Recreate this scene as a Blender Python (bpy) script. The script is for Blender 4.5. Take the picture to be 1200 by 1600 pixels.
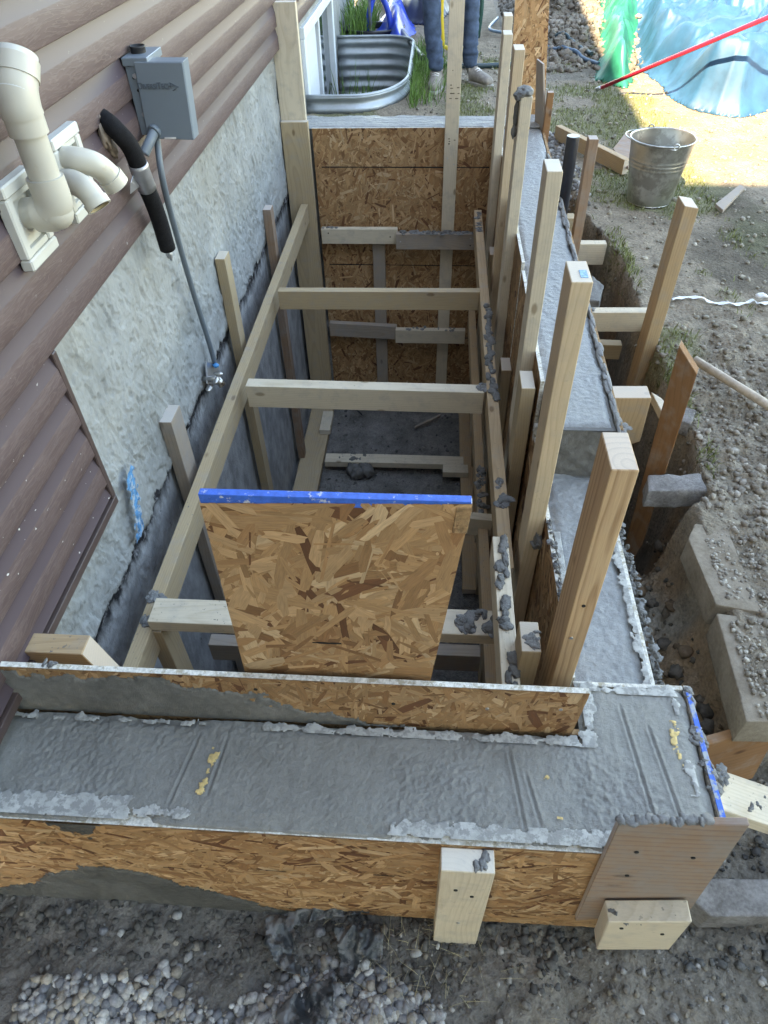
import bpy, bmesh, math, random
import numpy as np
from mathutils import Vector, Matrix, Euler
random.seed(7)
S = bpy.context.scene
for o in list(bpy.data.objects): bpy.data.objects.remove(o, do_unlink=True)
COL = S.collection
R = math.radians

# ------------------------------------------------------------------ camera, world, sun, exposure
# world frame: X away from the house wall, Y along it, Z up, metres; z = 0 is the top of the near concrete wall
FOC, CZ = 1067.0, 1.21
_Y = np.array([98., -1072., 1067.]); _Y /= np.linalg.norm(_Y)
_D = np.array([35., 1065., 1067.]); _D -= _Y*(_D@_Y); _D /= np.linalg.norm(_D)
_M = np.array([np.cross(_Y, -_D), _Y, -_D])
cam = bpy.data.objects.new('camera', bpy.data.cameras.new('camera')); COL.objects.link(cam)
mw = Matrix.Identity(4)
for r in range(3):
    mw[r][0] = _M[r, 0]; mw[r][1] = -_M[r, 1]; mw[r][2] = -_M[r, 2]
mw[2][3] = CZ
cam.matrix_world = mw
cam.data.sensor_fit = 'VERTICAL'; cam.data.sensor_height = 36.0; cam.data.lens = 36.0*FOC/1600.0
cam.data.clip_start = 0.02; cam.data.clip_end = 400
S.camera = cam
S.render.resolution_x, S.render.resolution_y = 768, 1024

SUN_EL, SUN_DX, SUN_DY = 44.0, 1.6, 4.8
world = bpy.data.worlds.new('World'); S.world = world; world.use_nodes = True
wn = world.node_tree; sky = wn.nodes.new('ShaderNodeTexSky'); sky.sky_type = 'NISHITA'; sky.sun_disc = False
sky.sun_elevation = R(SUN_EL); sky.sun_rotation = math.atan2(-SUN_DX, -SUN_DY); sky.dust_density = 0.2; sky.ozone_density = 2.0
bg = wn.nodes['Background']; wn.links.new(sky.outputs[0], bg.inputs[0]); bg.inputs[1].default_value = 0.15
sun = bpy.data.objects.new('sun', bpy.data.lights.new('sun', 'SUN')); COL.objects.link(sun)
sun.data.energy = 2.6; sun.data.angle = R(0.5); sun.data.color = (1.0, 0.93, 0.82)
_h = math.hypot(SUN_DX, SUN_DY)
sd = Vector((SUN_DX/_h*math.cos(R(SUN_EL)), SUN_DY/_h*math.cos(R(SUN_EL)), -math.sin(R(SUN_EL))))
sun.rotation_euler = sd.to_track_quat('-Z', 'Y').to_euler(); sun.location = (-4, -8, 12)
vs = S.view_settings; vs.view_transform = 'Standard'; vs.look = 'None'; vs.exposure = 3.42; vs.gamma = 1.0
try:
    vs.use_white_balance = True; vs.white_balance_temperature = 9700; vs.white_balance_tint = 8
except Exception as e: print('no wb', e)

# ------------------------------------------------------------------ survey helpers: a sight line met with a plane of the place
def _ray(u, v): return _M @ np.array([u-600., v-800., FOC])
def atz(u, v, z): r = _ray(u, v); k = (z-CZ)/r[2]; return Vector((r[0]*k, r[1]*k, z))
def atx(u, v, x): r = _ray(u, v); k = x/r[0]; return Vector((x, r[1]*k, CZ+r[2]*k))
def aty(u, v, y): r = _ray(u, v); k = y/r[1]; return Vector((r[0]*k, y, CZ+r[2]*k))

# ------------------------------------------------------------------ numpy noise
_rng = np.random.RandomState(3); _TAB = _rng.rand(256, 256)
def vnoise(x, y, s=0):
    x = np.asarray(x, float)+s*17.31; y = np.asarray(y, float)+s*9.77
    xi = np.floor(x).astype(int); yi = np.floor(y).astype(int)
    fx = x-xi; fy = y-yi; fx = fx*fx*(3-2*fx); fy = fy*fy*(3-2*fy)
    a = _TAB[xi % 256, yi % 256]; b = _TAB[(xi+1) % 256, yi % 256]; c = _TAB[xi % 256, (yi+1) % 256]; d = _TAB[(xi+1) % 256, (yi+1) % 256]
    return (a*(1-fx)+b*fx)*(1-fy)+(c*(1-fx)+d*fx)*fy
def fbm(x, y, s=0, o=4, g=0.5):
    t = 0; a = 1; n = 0
    for i in range(o):
        t = t+a*vnoise(x*2**i, y*2**i, s+i*3); n += a; a *= g
    return t/n
def sst(a, b, x): t = np.clip((x-a)/(b-a), 0, 1); return t*t*(3-2*t)

# ------------------------------------------------------------------ node materials
class NM:
    def __init__(s, name):
        s.m = bpy.data.materials.new(name); s.m.use_nodes = True; s.t = s.m.node_tree
        s.b = s.t.nodes['Principled BSDF']; s.co = None
    def n(s, typ, **kw):
        nd = s.t.nodes.new(typ)
        for k, v in kw.items(): setattr(nd, k, v)
        return nd
    def put(s, sock, v):
        if hasattr(v, 'node'): s.t.links.new(v, sock)
        elif v is not None:
            if isinstance(v, (tuple, list)) and len(v) == 3 and sock.type == 'RGBA': v = (*v, 1)
            sock.default_value = v
    def coord(s, kind='Object'):
        return s.n('ShaderNodeTexCoord').outputs[kind]
    def rnd(s): return s.n('ShaderNodeObjectInfo').outputs['Random']
    def map(s, vec, scale=(1, 1, 1), loc=(0, 0, 0), rot=(0, 0, 0)):
        m = s.n('ShaderNodeMapping'); s.put(m.inputs[0], vec); m.inputs['Scale'].default_value = scale
        s.put(m.inputs['Location'], loc); m.inputs['Rotation'].default_value = rot; return m.outputs[0]
    def vadd(s, a, b):
        m = s.n('ShaderNodeVectorMath', operation='ADD'); s.put(m.inputs[0], a); s.put(m.inputs[1], b); return m.outputs[0]
    def vscale(s, a, k):
        m = s.n('ShaderNodeVectorMath', operation='SCALE'); s.put(m.inputs[0], a); s.put(m.inputs['Scale'], k); return m.outputs[0]
    def noise(s, vec, scale, det=4, rough=0.5, dist=0.0, out='Fac'):
        m = s.n('ShaderNodeTexNoise'); s.put(m.inputs['Vector'], vec); m.inputs['Scale'].default_value = scale
        m.inputs['Detail'].default_value = det; m.inputs['Roughness'].default_value = rough; m.inputs['Distortion'].default_value = dist
        return m.outputs[out]
    def vor(s, vec, scale, feature='F1', out='Distance', rnd=1.0):
        m = s.n('ShaderNodeTexVoronoi', feature=feature); s.put(m.inputs['Vector'], vec); m.inputs['Scale'].default_value = scale
        m.inputs['Randomness'].default_value = rnd; return m.outputs[out]
    def math(s, op, a, b=None, c=None, clamp=False):
        m = s.n('ShaderNodeMath', operation=op, use_clamp=clamp); s.put(m.inputs[0], a); s.put(m.inputs[1], b)
        if c is not None: s.put(m.inputs[2], c)
        return m.outputs[0]
    def ramp(s, f, stops, interp='LINEAR'):
        m = s.n('ShaderNodeValToRGB'); s.put(m.inputs[0], f); cr = m.color_ramp; cr.interpolation = interp
        while len(cr.elements) < len(stops): cr.elements.new(0.5)
        for e, (p, c) in zip(cr.elements, stops):
            e.position = p; e.color = (*c, 1) if isinstance(c, (tuple, list)) else (c, c, c, 1)
        return m.outputs[0]
    def mix(s, f, a, b, mode='MIX'):
        m = s.n('ShaderNodeMix', data_type='RGBA', blend_type=mode); s.put(m.inputs[0], f); s.put(m.inputs[6], a); s.put(m.inputs[7], b); return m.outputs[2]
    def sep(s, v):
        m = s.n('ShaderNodeSeparateXYZ'); s.put(m.inputs[0], v); return m.outputs
    def comb(s, x, y, z):
        m = s.n('ShaderNodeCombineXYZ'); s.put(m.inputs[0], x); s.put(m.inputs[1], y); s.put(m.inputs[2], z); return m.outputs[0]
    def bump(s, h, strength=0.3, dist=0.002, nrm=None):
        m = s.n('ShaderNodeBump'); m.inputs['Strength'].default_value = strength; m.inputs['Distance'].default_value = dist
        s.put(m.inputs['Height'], h)
        if nrm is not None: s.put(m.inputs['Normal'], nrm)
        return m.outputs[0]
    def attr(s, name): return s.n('ShaderNodeAttribute', attribute_name=name).outputs
    def fin(s, col=None, rough=None, nrm=None, metal=None, spec=None):
        s.put(s.b.inputs['Base Color'], col); s.put(s.b.inputs['Roughness'], rough); s.put(s.b.inputs['Normal'], nrm)
        s.put(s.b.inputs['Metallic'], metal); s.put(s.b.inputs['Specular IOR Level'], spec); return s.m

def m_wood(name, light, dark, ring=140.0, dirt=0.15, knots=True, grey=0.0, rough=0.75, streak=0.5):
    s = NM(name); co = s.coord(); rn = s.rnd()
    off = s.comb(s.math('MULTIPLY', rn, 3.7), s.math('MULTIPLY', rn, 8.1), s.math('MULTIPLY', rn, 23.0))
    p = s.vadd(co, off)
    lowv = s.noise(s.map(p, (3, 3, 1.3)), 1.6, 2, 0.5, out='Color')
    wob = s.vscale(s.vadd(lowv, (-0.5, -0.5, -0.5)), 0.045)
    c2 = s.sep(s.vadd(co, wob))
    cx = s.math('ADD', c2[0], s.math('MULTIPLY_ADD', rn, 0.16, -0.10)); cy = s.math('ADD', c2[1], s.math('MULTIPLY_ADD', s.math('FRACT', s.math('MULTIPLY', rn, 7.3)), 0.12, 0.03))
    rr = s.math('SQRT', s.math('ADD', s.math('MULTIPLY', cx, cx), s.math('MULTIPLY', cy, cy)))
    rg = s.math('FRACT', s.math('MULTIPLY', rr, ring))
    rings = s.ramp(rg, [(0.0, 0.0), (0.55, 0.15), (0.88, 0.75), (1.0, 0.05)])
    fib = s.noise(s.map(p, (1, 1, 0.035)), 420, 3, 0.6)
    f = s.math('ADD', s.math('MULTIPLY', rings, streak), s.math('MULTIPLY', s.math('SUBTRACT', fib, 0.5), 0.9))
    tone = s.noise(s.map(p, (1, 1, 0.25)), 9, 3)
    f = s.math('ADD', f, s.math('MULTIPLY_ADD', tone, 0.7, -0.3), clamp=True)
    col = s.mix(f, light, dark)
    if knots:
        kd = s.vor(s.map(p, (1, 1, 0.45)), 11)
        kn = s.ramp(s.math('ADD', kd, s.math('MULTIPLY', fib, 0.05)), [(0.085, 1.0), (0.135, 0.0)])
        col = s.mix(s.math('MULTIPLY', kn, 0.75), col, (dark[0]*0.5, dark[1]*0.42, dark[2]*0.35))
    if grey:
        g = s.noise(p, 14, 5, 0.65)
        col = s.mix(s.math('MULTIPLY', s.ramp(g, [(0.42, 0), (0.62, 1)]), grey), col, (0.26, 0.24, 0.23))
    # cement splashes and dust; thicker where the board's real top catches it
    wn_ = s.sep(s.n('ShaderNodeNewGeometry').outputs['Normal'])
    up = s.ramp(wn_[2], [(0.6, 0), (0.9, 1)])
    sp = s.noise(p, 120, 2, 0.5)
    area = s.noise(p, 6, 2, 0.5)
    spots = s.math('MULTIPLY', s.ramp(sp, [(0.66, 0), (0.70, 1)]), s.ramp(area, [(0.45, 0.15), (0.65, 1)]))
    amt = s.math('MULTIPLY', spots, s.math('MULTIPLY_ADD', up, 0.6, dirt), clamp=True)
    col = s.mix(amt, col, (0.13, 0.13, 0.13))
    lw = s.math('MULTIPLY', s.ramp(s.noise(p, 22, 4, 0.6), [(0.5, 0), (0.75, 1)]), dirt*1.6, clamp=True)
    col = s.mix(lw, col, (0.30, 0.28, 0.26))
    on = s.sep(s.coord('Normal')); endf = s.ramp(s.math('ABSOLUTE', on[2]), [(0.85, 0), (0.95, 1)])
    col = s.mix(s.math('MULTIPLY', endf, 0.55), col, tuple(min(.8, c*.4+.45) for c in light))  # sky light on cut ends put into the colour as a paler tint
    h = s.math('ADD', s.math('MULTIPLY', rings, 0.4), fib)
    return s.fin(col, rough, s.bump(h, 0.35, 0.0008), spec=0.3)

def m_flake(name, mult=1.0):
    s = NM(name); uv = s.coord('UV'); col = s.attr('Col')['Color'] if False else s.n('ShaderNodeAttribute', attribute_name='Col').outputs['Color']
    f = s.noise(s.map(uv, (1, 0.05, 1)), 900, 3, 0.6); f2 = s.noise(s.map(uv, (1, 0.12, 1)), 220, 2)
    k = s.math('ADD', s.math('MULTIPLY', f, 0.8), s.math('MULTIPLY', f2, 0.6))
    c = s.mix(1.0, col, s.ramp(k, [(0.35, 0.62*mult), (0.75, 1.05*mult), (1.0, 1.25*mult)]), 'MULTIPLY')
    oc = s.coord(); 
    sp = s.ramp(s.noise(oc, 150, 2), [(0.69, 0), (0.73, 0.7)]); c = s.mix(s.math('MULTIPLY', sp, s.ramp(s.noise(oc, 5, 2), [(0.45, 0), (0.7, 1)])), c, (0.07, 0.055, 0.045))
    return s.fin(c, s.ramp(f2, [(0.3, 0.55), (0.7, 0.75)]), s.bump(k, 0.4, 0.0006), spec=0.35)

def m_concrete(name, a, b, rough=(0.35, 0.8), bs=0.5, scale=1.0, yellow=0.0, spec=0.5):
    s = NM(name); p = s.coord()
    n1 = s.noise(p, 7*scale, 5, 0.6); n2 = s.noise(p, 60*scale, 5, 0.65); n3 = s.noise(p, 420*scale, 3, 0.7)
    f = s.math('ADD', s.math('MULTIPLY', n1, 0.6), s.math('MULTIPLY', n2, 0.4))
    col = s.mix(s.ramp(f, [(0.38, 0), (0.64, 1)]), a, b)
    col = s.mix(s.math('MULTIPLY', s.ramp(n3, [(0.3, 1), (0.45, 0)]), 0.5), col, tuple(c*0.5 for c in a))
    if yellow:
        y = s.ramp(s.noise(s.map(p, (1, 3, 1)), 11, 4, 0.7), [(0.66, 0), (0.72, 1)]); col = s.mix(s.math('MULTIPLY', y, yellow), col, (0.55, 0.45, 0.25))
    h = s.math('ADD', s.math('MULTIPLY', n2, 1.0), s.math('MULTIPLY', n3, 0.45))
    return s.fin(col, s.ramp(n1, [(0.35, rough[0]), (0.65, rough[1])]), s.bump(h, bs, 0.004), spec=spec)

def m_simple(name, col, rough=0.5, metal=0.0, var=0.12, scale=20, bump=0.1, dirt=None, spec=0.5):
    s = NM(name); p = s.coord(); n = s.noise(p, scale, 4, 0.6)
    c = s.mix(s.ramp(n, [(0.3, 0), (0.7, 1)]), tuple(x*(1-var) for x in col), tuple(min(1, x*(1+var)) for x in col))
    if dirt:
        d = s.noise(p, dirt[1], 5, 0.7); c = s.mix(s.ramp(d, [(dirt[2], 0), (dirt[2]+0.08, dirt[3])]), c, dirt[0])
    return s.fin(c, rough, s.bump(s.noise(p, scale*6, 3), bump, 0.001), metal=metal, spec=spec)

WOOD = m_wood('pine_fresh', (0.60, 0.465, 0.32), (0.40, 0.28, 0.165))
WOODP = m_wood('pine_pale', (0.62, 0.53, 0.41), (0.44, 0.35, 0.24), dirt=0.25)
WOODT = m_wood('pine_treated', (0.43, 0.325, 0.205), (0.28, 0.19, 0.11), streak=0.5, dirt=0.25)
WOODG = m_wood('pine_weathered', (0.36, 0.29, 0.23), (0.22, 0.16, 0.12), grey=0.5, dirt=0.3)
WOODB = m_wood('wood_brown', (0.26, 0.13, 0.06), (0.13, 0.06, 0.03), dirt=0.25, streak=0.35, ring=90)
WOODR = m_wood('pine_rough_post', (0.56, 0.38, 0.23), (0.30, 0.17, 0.09), ring=75, streak=0.9, dirt=0.05)
WOODO = m_wood('pine_orange', (0.47, 0.33, 0.20), (0.30, 0.19, 0.105), dirt=0.3)
WOODN = m_wood('wood_brown_light', (0.30, 0.19, 0.125), (0.18, 0.105, 0.065), dirt=0.25, grey=.3)
PLY = m_wood('plywood_face', (0.33, 0.22, 0.155), (0.20, 0.12, 0.085), ring=55, knots=True, grey=0.55, dirt=0.3, streak=.7)
FLAKE = m_flake('osb_flakes')
OSBE = m_simple('osb_edge_whitened', (0.62, 0.60, 0.55), 0.9, var=0.3, scale=160, bump=0.5, dirt=((0.30, 0.24, 0.15), 60, 0.52, 0.7))
OSBC = m_simple('osb_core', (0.30, 0.18, 0.09), 0.85, var=0.6, scale=70, bump=0.6, dirt=((0.14, .065, .03), 45, .55, .8))
BLUE = m_simple('blue_marking_paint', (0.02, 0.13, 0.55), 0.6, var=0.2, scale=90, bump=0.5, dirt=((0.55, 0.57, 0.58), 70, 0.60, 0.9))
BLUEW = m_simple('blue_paint_worn', (0.02, 0.13, 0.55), 0.6, var=0.2, scale=90, bump=0.5, dirt=((0.33, 0.36, 0.37), 26, 0.47, 1.0))
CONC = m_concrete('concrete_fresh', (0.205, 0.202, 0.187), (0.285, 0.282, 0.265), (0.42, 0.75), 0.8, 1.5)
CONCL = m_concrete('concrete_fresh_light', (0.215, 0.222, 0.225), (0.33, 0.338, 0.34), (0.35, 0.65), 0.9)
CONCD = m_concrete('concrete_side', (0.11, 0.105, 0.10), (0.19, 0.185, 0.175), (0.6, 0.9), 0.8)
SMEARD = m_concrete('wet_cement_residue', (0.065, 0.063, 0.058), (0.13, 0.127, 0.12), (0.35, 0.6), 0.8, 1.2)
SMEAR = m_concrete('cement_residue', (0.10, 0.10, 0.095), (0.21, 0.205, 0.195), (0.35, 0.7), 0.5, 0.8)
RESID = m_simple('dried_cement_white', (0.42, 0.42, 0.40), 0.9, var=0.2, scale=50, bump=0.7, dirt=((0.26, 0.26, 0.25), 60, 0.47, 0.9))
YEL = m_simple('bare_wood_streak', (0.62, 0.45, 0.2), 0.85, var=0.3, scale=120, bump=0.4)
MORT = m_concrete('mortar_lump', (0.10, 0.098, 0.093), (0.20, 0.195, 0.187), (0.4, 0.7), 0.9, 2.0)
MORTL = m_concrete('mortar_splash_light', (0.15, 0.15, 0.15), (0.27, 0.27, 0.27), (0.5, 0.8), 0.9, 2.0)
BLOCK = m_concrete('paver_concrete', (0.15, 0.135, 0.13), (0.36, 0.34, 0.33), (0.8, 0.95), 1.0, 2.2, spec=0.2)
KERBM = m_concrete('paver_dusty', (0.20, 0.16, 0.12), (0.34, 0.29, 0.235), (0.85, 0.95), 0.6, 1.5, spec=0.2)
PVC = m_simple('white_pvc', (0.50, 0.475, 0.415), 0.35, var=0.05, scale=8, bump=0.03, dirt=((0.40, 0.33, 0.22), 13, 0.62, 0.55))
PVCF = m_simple('white_vinyl_trim', (0.52, 0.52, 0.49), 0.45, var=0.05, scale=8, bump=0.03, dirt=((0.42, 0.36, 0.26), 15, 0.70, 0.5))
GREYP = m_simple('grey_enamel', (0.17, 0.21, 0.25), 0.38, var=0.04, scale=10, bump=0.02)
GREYD = m_simple('grey_conduit', (0.12, 0.15, 0.18), 0.5, var=0.1, scale=20, bump=0.05, dirt=((0.3, 0.3, 0.3), 40, 0.68, 0.6))
FOAM = m_simple('black_foam', (0.012, 0.012, 0.014), 0.95, var=0.3, scale=90, bump=0.8, spec=0.2)
TAPE = m_simple('silver_tape', (0.42, 0.43, 0.46), 0.32, metal=0.7, var=0.15, scale=30, bump=0.4)
STEEL = m_simple('galvanized', (0.52, 0.52, 0.50), 0.33, metal=0.9, var=0.18, scale=14, bump=0.15, dirt=((0.30, 0.29, 0.27), 9, 0.50, 0.8))
GALV = m_simple('galvanized_well', (0.40, 0.44, 0.47), 0.5, metal=0.6, var=0.12, scale=12, bump=0.1, dirt=((0.35, 0.36, 0.36), 14, 0.62, 0.5))
CHROME = m_simple('tap_metal', (0.5, 0.48, 0.46), 0.3, metal=1.0, var=0.2, scale=60, bump=0.2)
BLACKP = m_simple('black_pipe', (0.015, 0.017, 0.025), 0.28, var=0.2, scale=40, bump=0.1, dirt=((0.4, 0.4, 0.42), 70, 0.70, 0.8))
HOSE = m_simple('hose_rubber', (0.02, 0.045, 0.055), 0.4, var=0.2, scale=30, bump=0.1)
TARPB = m_simple('tarp_blue', (0.018, 0.078, 0.155), 0.5, var=0.25, scale=9, bump=0.3)
TARPG = m_simple('tarp_green', (0.008, 0.17, 0.11), 0.4, var=0.35, scale=10, bump=0.3)
TARPK = m_simple('tarp_dark', (0.03, 0.04, 0.065), 0.4, var=0.4, scale=12, bump=0.4)
BINB = m_simple('blue_plastic', (0.01, 0.07, 0.52), 0.35, var=0.1, scale=10, bump=0.05)
YELP = m_simple('yellow_plastic', (0.70, 0.46, 0.02), 0.45, var=0.1, scale=10, bump=0.05)
REDP = m_simple('red_paint', (0.55, 0.02, 0.05), 0.3, var=0.15, scale=20, bump=0.05)
TEAL = m_simple('teal_paint', (0.01, 0.19, 0.30), 0.45, var=0.3, scale=20, bump=0.1)
GREENC = m_simple('green_chair_plastic', (0.015, 0.07, 0.055), 0.4, var=0.1, scale=20, bump=0.05)
JEANS = m_simple('denim', (0.055, 0.085, 0.14), 0.85, var=0.45, scale=16, bump=0.5, spec=0.2)
SHOE = m_simple('dusty_suede', (0.24, 0.215, 0.19), 0.9, var=0.25, scale=40, bump=0.4)
SOLE = m_simple('shoe_sole', (0.30, 0.28, 0.26), 0.8)
SHIRT = m_simple('dark_grey_cotton', (0.08, 0.085, 0.09), 0.9, var=0.2, bump=0.4)
SKIN = m_simple('skin', (0.50, 0.31, 0.22), 0.5, var=0.08, bump=0.1)
HAIR = m_simple('hair_brown', (0.05, 0.03, 0.02), 0.7, var=0.3, scale=120, bump=0.8)
RIBBON = m_simple('white_ribbon', (0.72, 0.72, 0.74), 0.5, var=0.1, bump=0.2)
INK = m_simple('black_ink', (0.015, 0.014, 0.013), 0.8)
INKF = m_simple('faded_ink', (0.13, 0.10, 0.075), 0.8)
PLAST = m_simple('landscape_fabric', (0.035, 0.04, 0.045), 0.38, var=0.5, scale=40, bump=0.6, dirt=((0.16, 0.16, 0.16), 25, 0.5, 0.8))
STRAW = m_simple('straw', (0.42, 0.36, 0.22), 0.8)
GRASS = m_simple('grass_green', (0.10, 0.20, 0.035), 0.6, var=0.5, scale=30)
GRASSD = m_simple('grass_dull', (0.17, 0.19, 0.07), 0.7, var=0.5, scale=30)
DAND = m_simple('dandelion', (0.85, 0.55, 0.01), 0.7)
WHITEF = m_simple('white_vinyl_window', (0.70, 0.74, 0.78), 0.4, var=0.04, bump=0.02)
BLACK = m_simple('black_rubber', (0.02, 0.02, 0.022), 0.6)
ROOF = m_simple('roof_shingle', (0.10, 0.09, 0.085), 0.9, var=0.3)
STICK = m_simple('sticker', (0.75, 0.72, 0.72), 0.5)
def m_glass():
    s = NM('window_glass'); return s.fin((0.03, 0.045, 0.05), 0.04, None, spec=1.0)
GLASS = m_glass()
def m_stone():
    s = NM('gravel_stone'); p = s.coord(); c = s.n('ShaderNodeAttribute', attribute_name='Col').outputs['Color']
    k = s.ramp(s.noise(p, 130, 4, 0.65), [(0.3, 0.65), (0.7, 1.25)]); return s.fin(s.mix(1.0, c, k, 'MULTIPLY'), 0.85, s.bump(s.noise(p, 300, 3), 0.4, 0.001), spec=0.25)
STONE = m_stone()
def m_soil():
    s = NM('soil'); p = s.coord(); c = s.n('ShaderNodeAttribute', attribute_name='Col').outputs['Color']
    n1 = s.noise(p, 16, 6, 0.7); n2 = s.noise(p, 110, 4, 0.7); v = s.vor(p, 70)
    k = s.ramp(s.math('ADD', s.math('MULTIPLY', n1, 0.5), s.math('MULTIPLY', n2, 0.5)), [(0.32, 0.5), (0.5, 1.0), (0.68, 1.45)])
    col = s.mix(1.0, c, k, 'MULTIPLY')
    h = s.math('ADD', n2, s.math('MULTIPLY', v, -0.6))
    return s.fin(col, 0.9, s.bump(h, 1.0, 0.012), spec=0.2)
SOIL = m_soil()
def m_siding():
    s = NM('brown_vinyl_siding'); p = s.coord()
    w = s.noise(s.map(p, (1, 0.12, 1)), 42, 3, 0.6, 1.2)
    g = s.noise(s.map(s.vadd(p, s.vscale(s.noise(s.map(p, (1, .3, 1)), 9, 2, out='Color'), 0.06)), (1, 0.09, 1)), 170, 2, 0.5)
    lines = s.ramp(g, [(0.44, 0), (0.5, 1), (0.56, 0)])
    col = s.mix(s.ramp(w, [(0.3, 0), (0.7, 1)]), (0.090, 0.060, 0.060), (0.122, 0.084, 0.082))
    col = s.mix(s.math('MULTIPLY', lines, 0.35), col, (0.19, 0.145, 0.135))
    sc = s.sep(p)
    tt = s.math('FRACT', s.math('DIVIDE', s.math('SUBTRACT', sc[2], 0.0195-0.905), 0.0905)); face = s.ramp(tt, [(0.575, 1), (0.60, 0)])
    col = s.mix(face, (0.080, 0.058, 0.068), col)  # cove colour shifted to lilac, with the sky's reflection painted in
    sp = s.ramp(s.noise(s.map(p, (1, 0.6, 1)), 95, 2), [(0.725, 0), (0.745, 1)])
    below = s.ramp(s.math('MULTIPLY_ADD', sc[2], 1.0, 0.0), [(0.30, 1), (0.55, 0.12)])
    col = s.mix(s.math('MULTIPLY', sp, below), col, (0.62, 0.60, 0.57))
    return s.fin(col, s.math('MULTIPLY_ADD', face, 0.10, 0.48), s.bump(s.math('MULTIPLY', lines, face), 0.35, 0.0006), spec=0.25)
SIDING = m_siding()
TRIM = m_simple('brown_metal_trim', (0.08, 0.054, 0.05), 0.4, var=0.1, bump=0.05)
def m_found():
    s = NM('foundation_parging'); p = s.coord(); sc = s.sep(p)
    rag = s.noise(s.map(p, (1, 1.8, 0.8)), 10, 4, 0.6)
    zz = s.math('ADD', sc[2], s.math('MULTIPLY_ADD', rag, 0.16, -0.08))
    n = s.noise(p, 5, 5, 0.6); st = s.noise(s.map(p, (1, 1.4, 0.9)), 9, 5, 0.65)
    grey = s.mix(s.ramp(n, [(0.35, 0), (0.65, 1)]), (0.235, 0.245, 0.245), (0.335, 0.345, 0.342))
    grey = s.mix(s.math('MULTIPLY', s.ramp(s.noise(p, 2.2, 3), [(0.5, 0), (0.7, 1)]), 0.6), grey, (0.26, 0.25, 0.22))
    low = s.mix(s.ramp(st, [(0.38, 0), (0.62, 1)]), (0.22, 0.225, 0.23), (0.37, 0.38, 0.39))
    low = s.mix(s.ramp(s.noise(s.map(p, (1, 1.3, 1)), 20, 4, 0.7), [(0.66, 0), (0.72, .8)]), low, (0.05, 0.05, 0.055))
    tar = s.mix(s.ramp(s.noise(s.map(p, (1, 1.3, 1.1)), 26, 4, 0.65), [(0.52, 0), (0.60, 1)]), (0.014, 0.014, 0.017), (0.20, 0.20, 0.21))
    z01 = s.math('MULTIPLY_ADD', zz, 1.0, 0.5)   # z=-.19 -> .31
    lowmix = s.mix(s.ramp(z01, [(0.235, 0), (0.285, 1)]), low, tar)
    col = s.mix(s.ramp(z01, [(0.312, 0), (0.322, 1)]), lowmix, grey)
    h = s.math('ADD', s.noise(p, 120, 4, 0.7), s.math('MULTIPLY', s.noise(s.map(p, (1, 1, .5)), 45, 4, 0.7), 1.6))
    return s.fin(col, s.ramp(z01, [(0.30, 0.6), (0.33, 0.85)]), s.bump(h, 0.5, 0.004), spec=0.3)
FOUND = m_found()
BLUESPRAY = m_simple('blue_spray_paint', (0.05, 0.22, 0.42), 0.8, var=0.5, scale=60, bump=0.5, dirt=((0.42, 0.46, 0.48), 45, 0.50, 0.85))

# ------------------------------------------------------------------ object builders
def tag(o, label=None, cat=None, group=None, kind=None):
    if label: o['label'] = label
    if cat: o['category'] = cat
    if group: o['group'] = group
    if kind: o['kind'] = kind
    return o
def empty(name, loc=(0, 0, 0)):
    o = bpy.data.objects.new(name, None); COL.objects.link(o); o.location = loc; o.empty_display_size = 0.1; return o
def link(name, me, mats, parent=None, smooth=False, mw=None):
    if not isinstance(mats, (list, tuple)): mats = [mats]
    for m in mats: me.materials.append(m)
    if smooth: me.polygons.foreach_set('use_smooth', [True]*len(me.polygons))
    o = bpy.data.objects.new(name, me); COL.objects.link(o)
    if mw is not None: o.matrix_world = mw
    if parent is not None:
        o.parent = parent; bpy.context.view_layer.update() if False else None
        o.matrix_parent_inverse = PW(parent).inverted()
    return o
def PW(o):   # world matrix of an unevaluated object (parents are never scaled)
    m = o.matrix_basis.copy()
    if o.parent: m = PW(o.parent) @ o.matrix_parent_inverse @ m
    return m
def me_from(verts, faces, name='m'):
    me = bpy.data.meshes.new(name); me.from_pydata([tuple(v) for v in verts], [], faces); me.update(); return me
def frame(origin, zdir, xdir):
    z = Vector(zdir).normalized(); x = Vector(xdir); x = (x-z*x.dot(z)).normalized(); y = z.cross(x)
    m = Matrix.Identity(4)
    for i, a in enumerate((x, y, z)):
        for r in range(3): m[r][i] = a[r]
    m.translation = Vector(origin); return m
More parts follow.
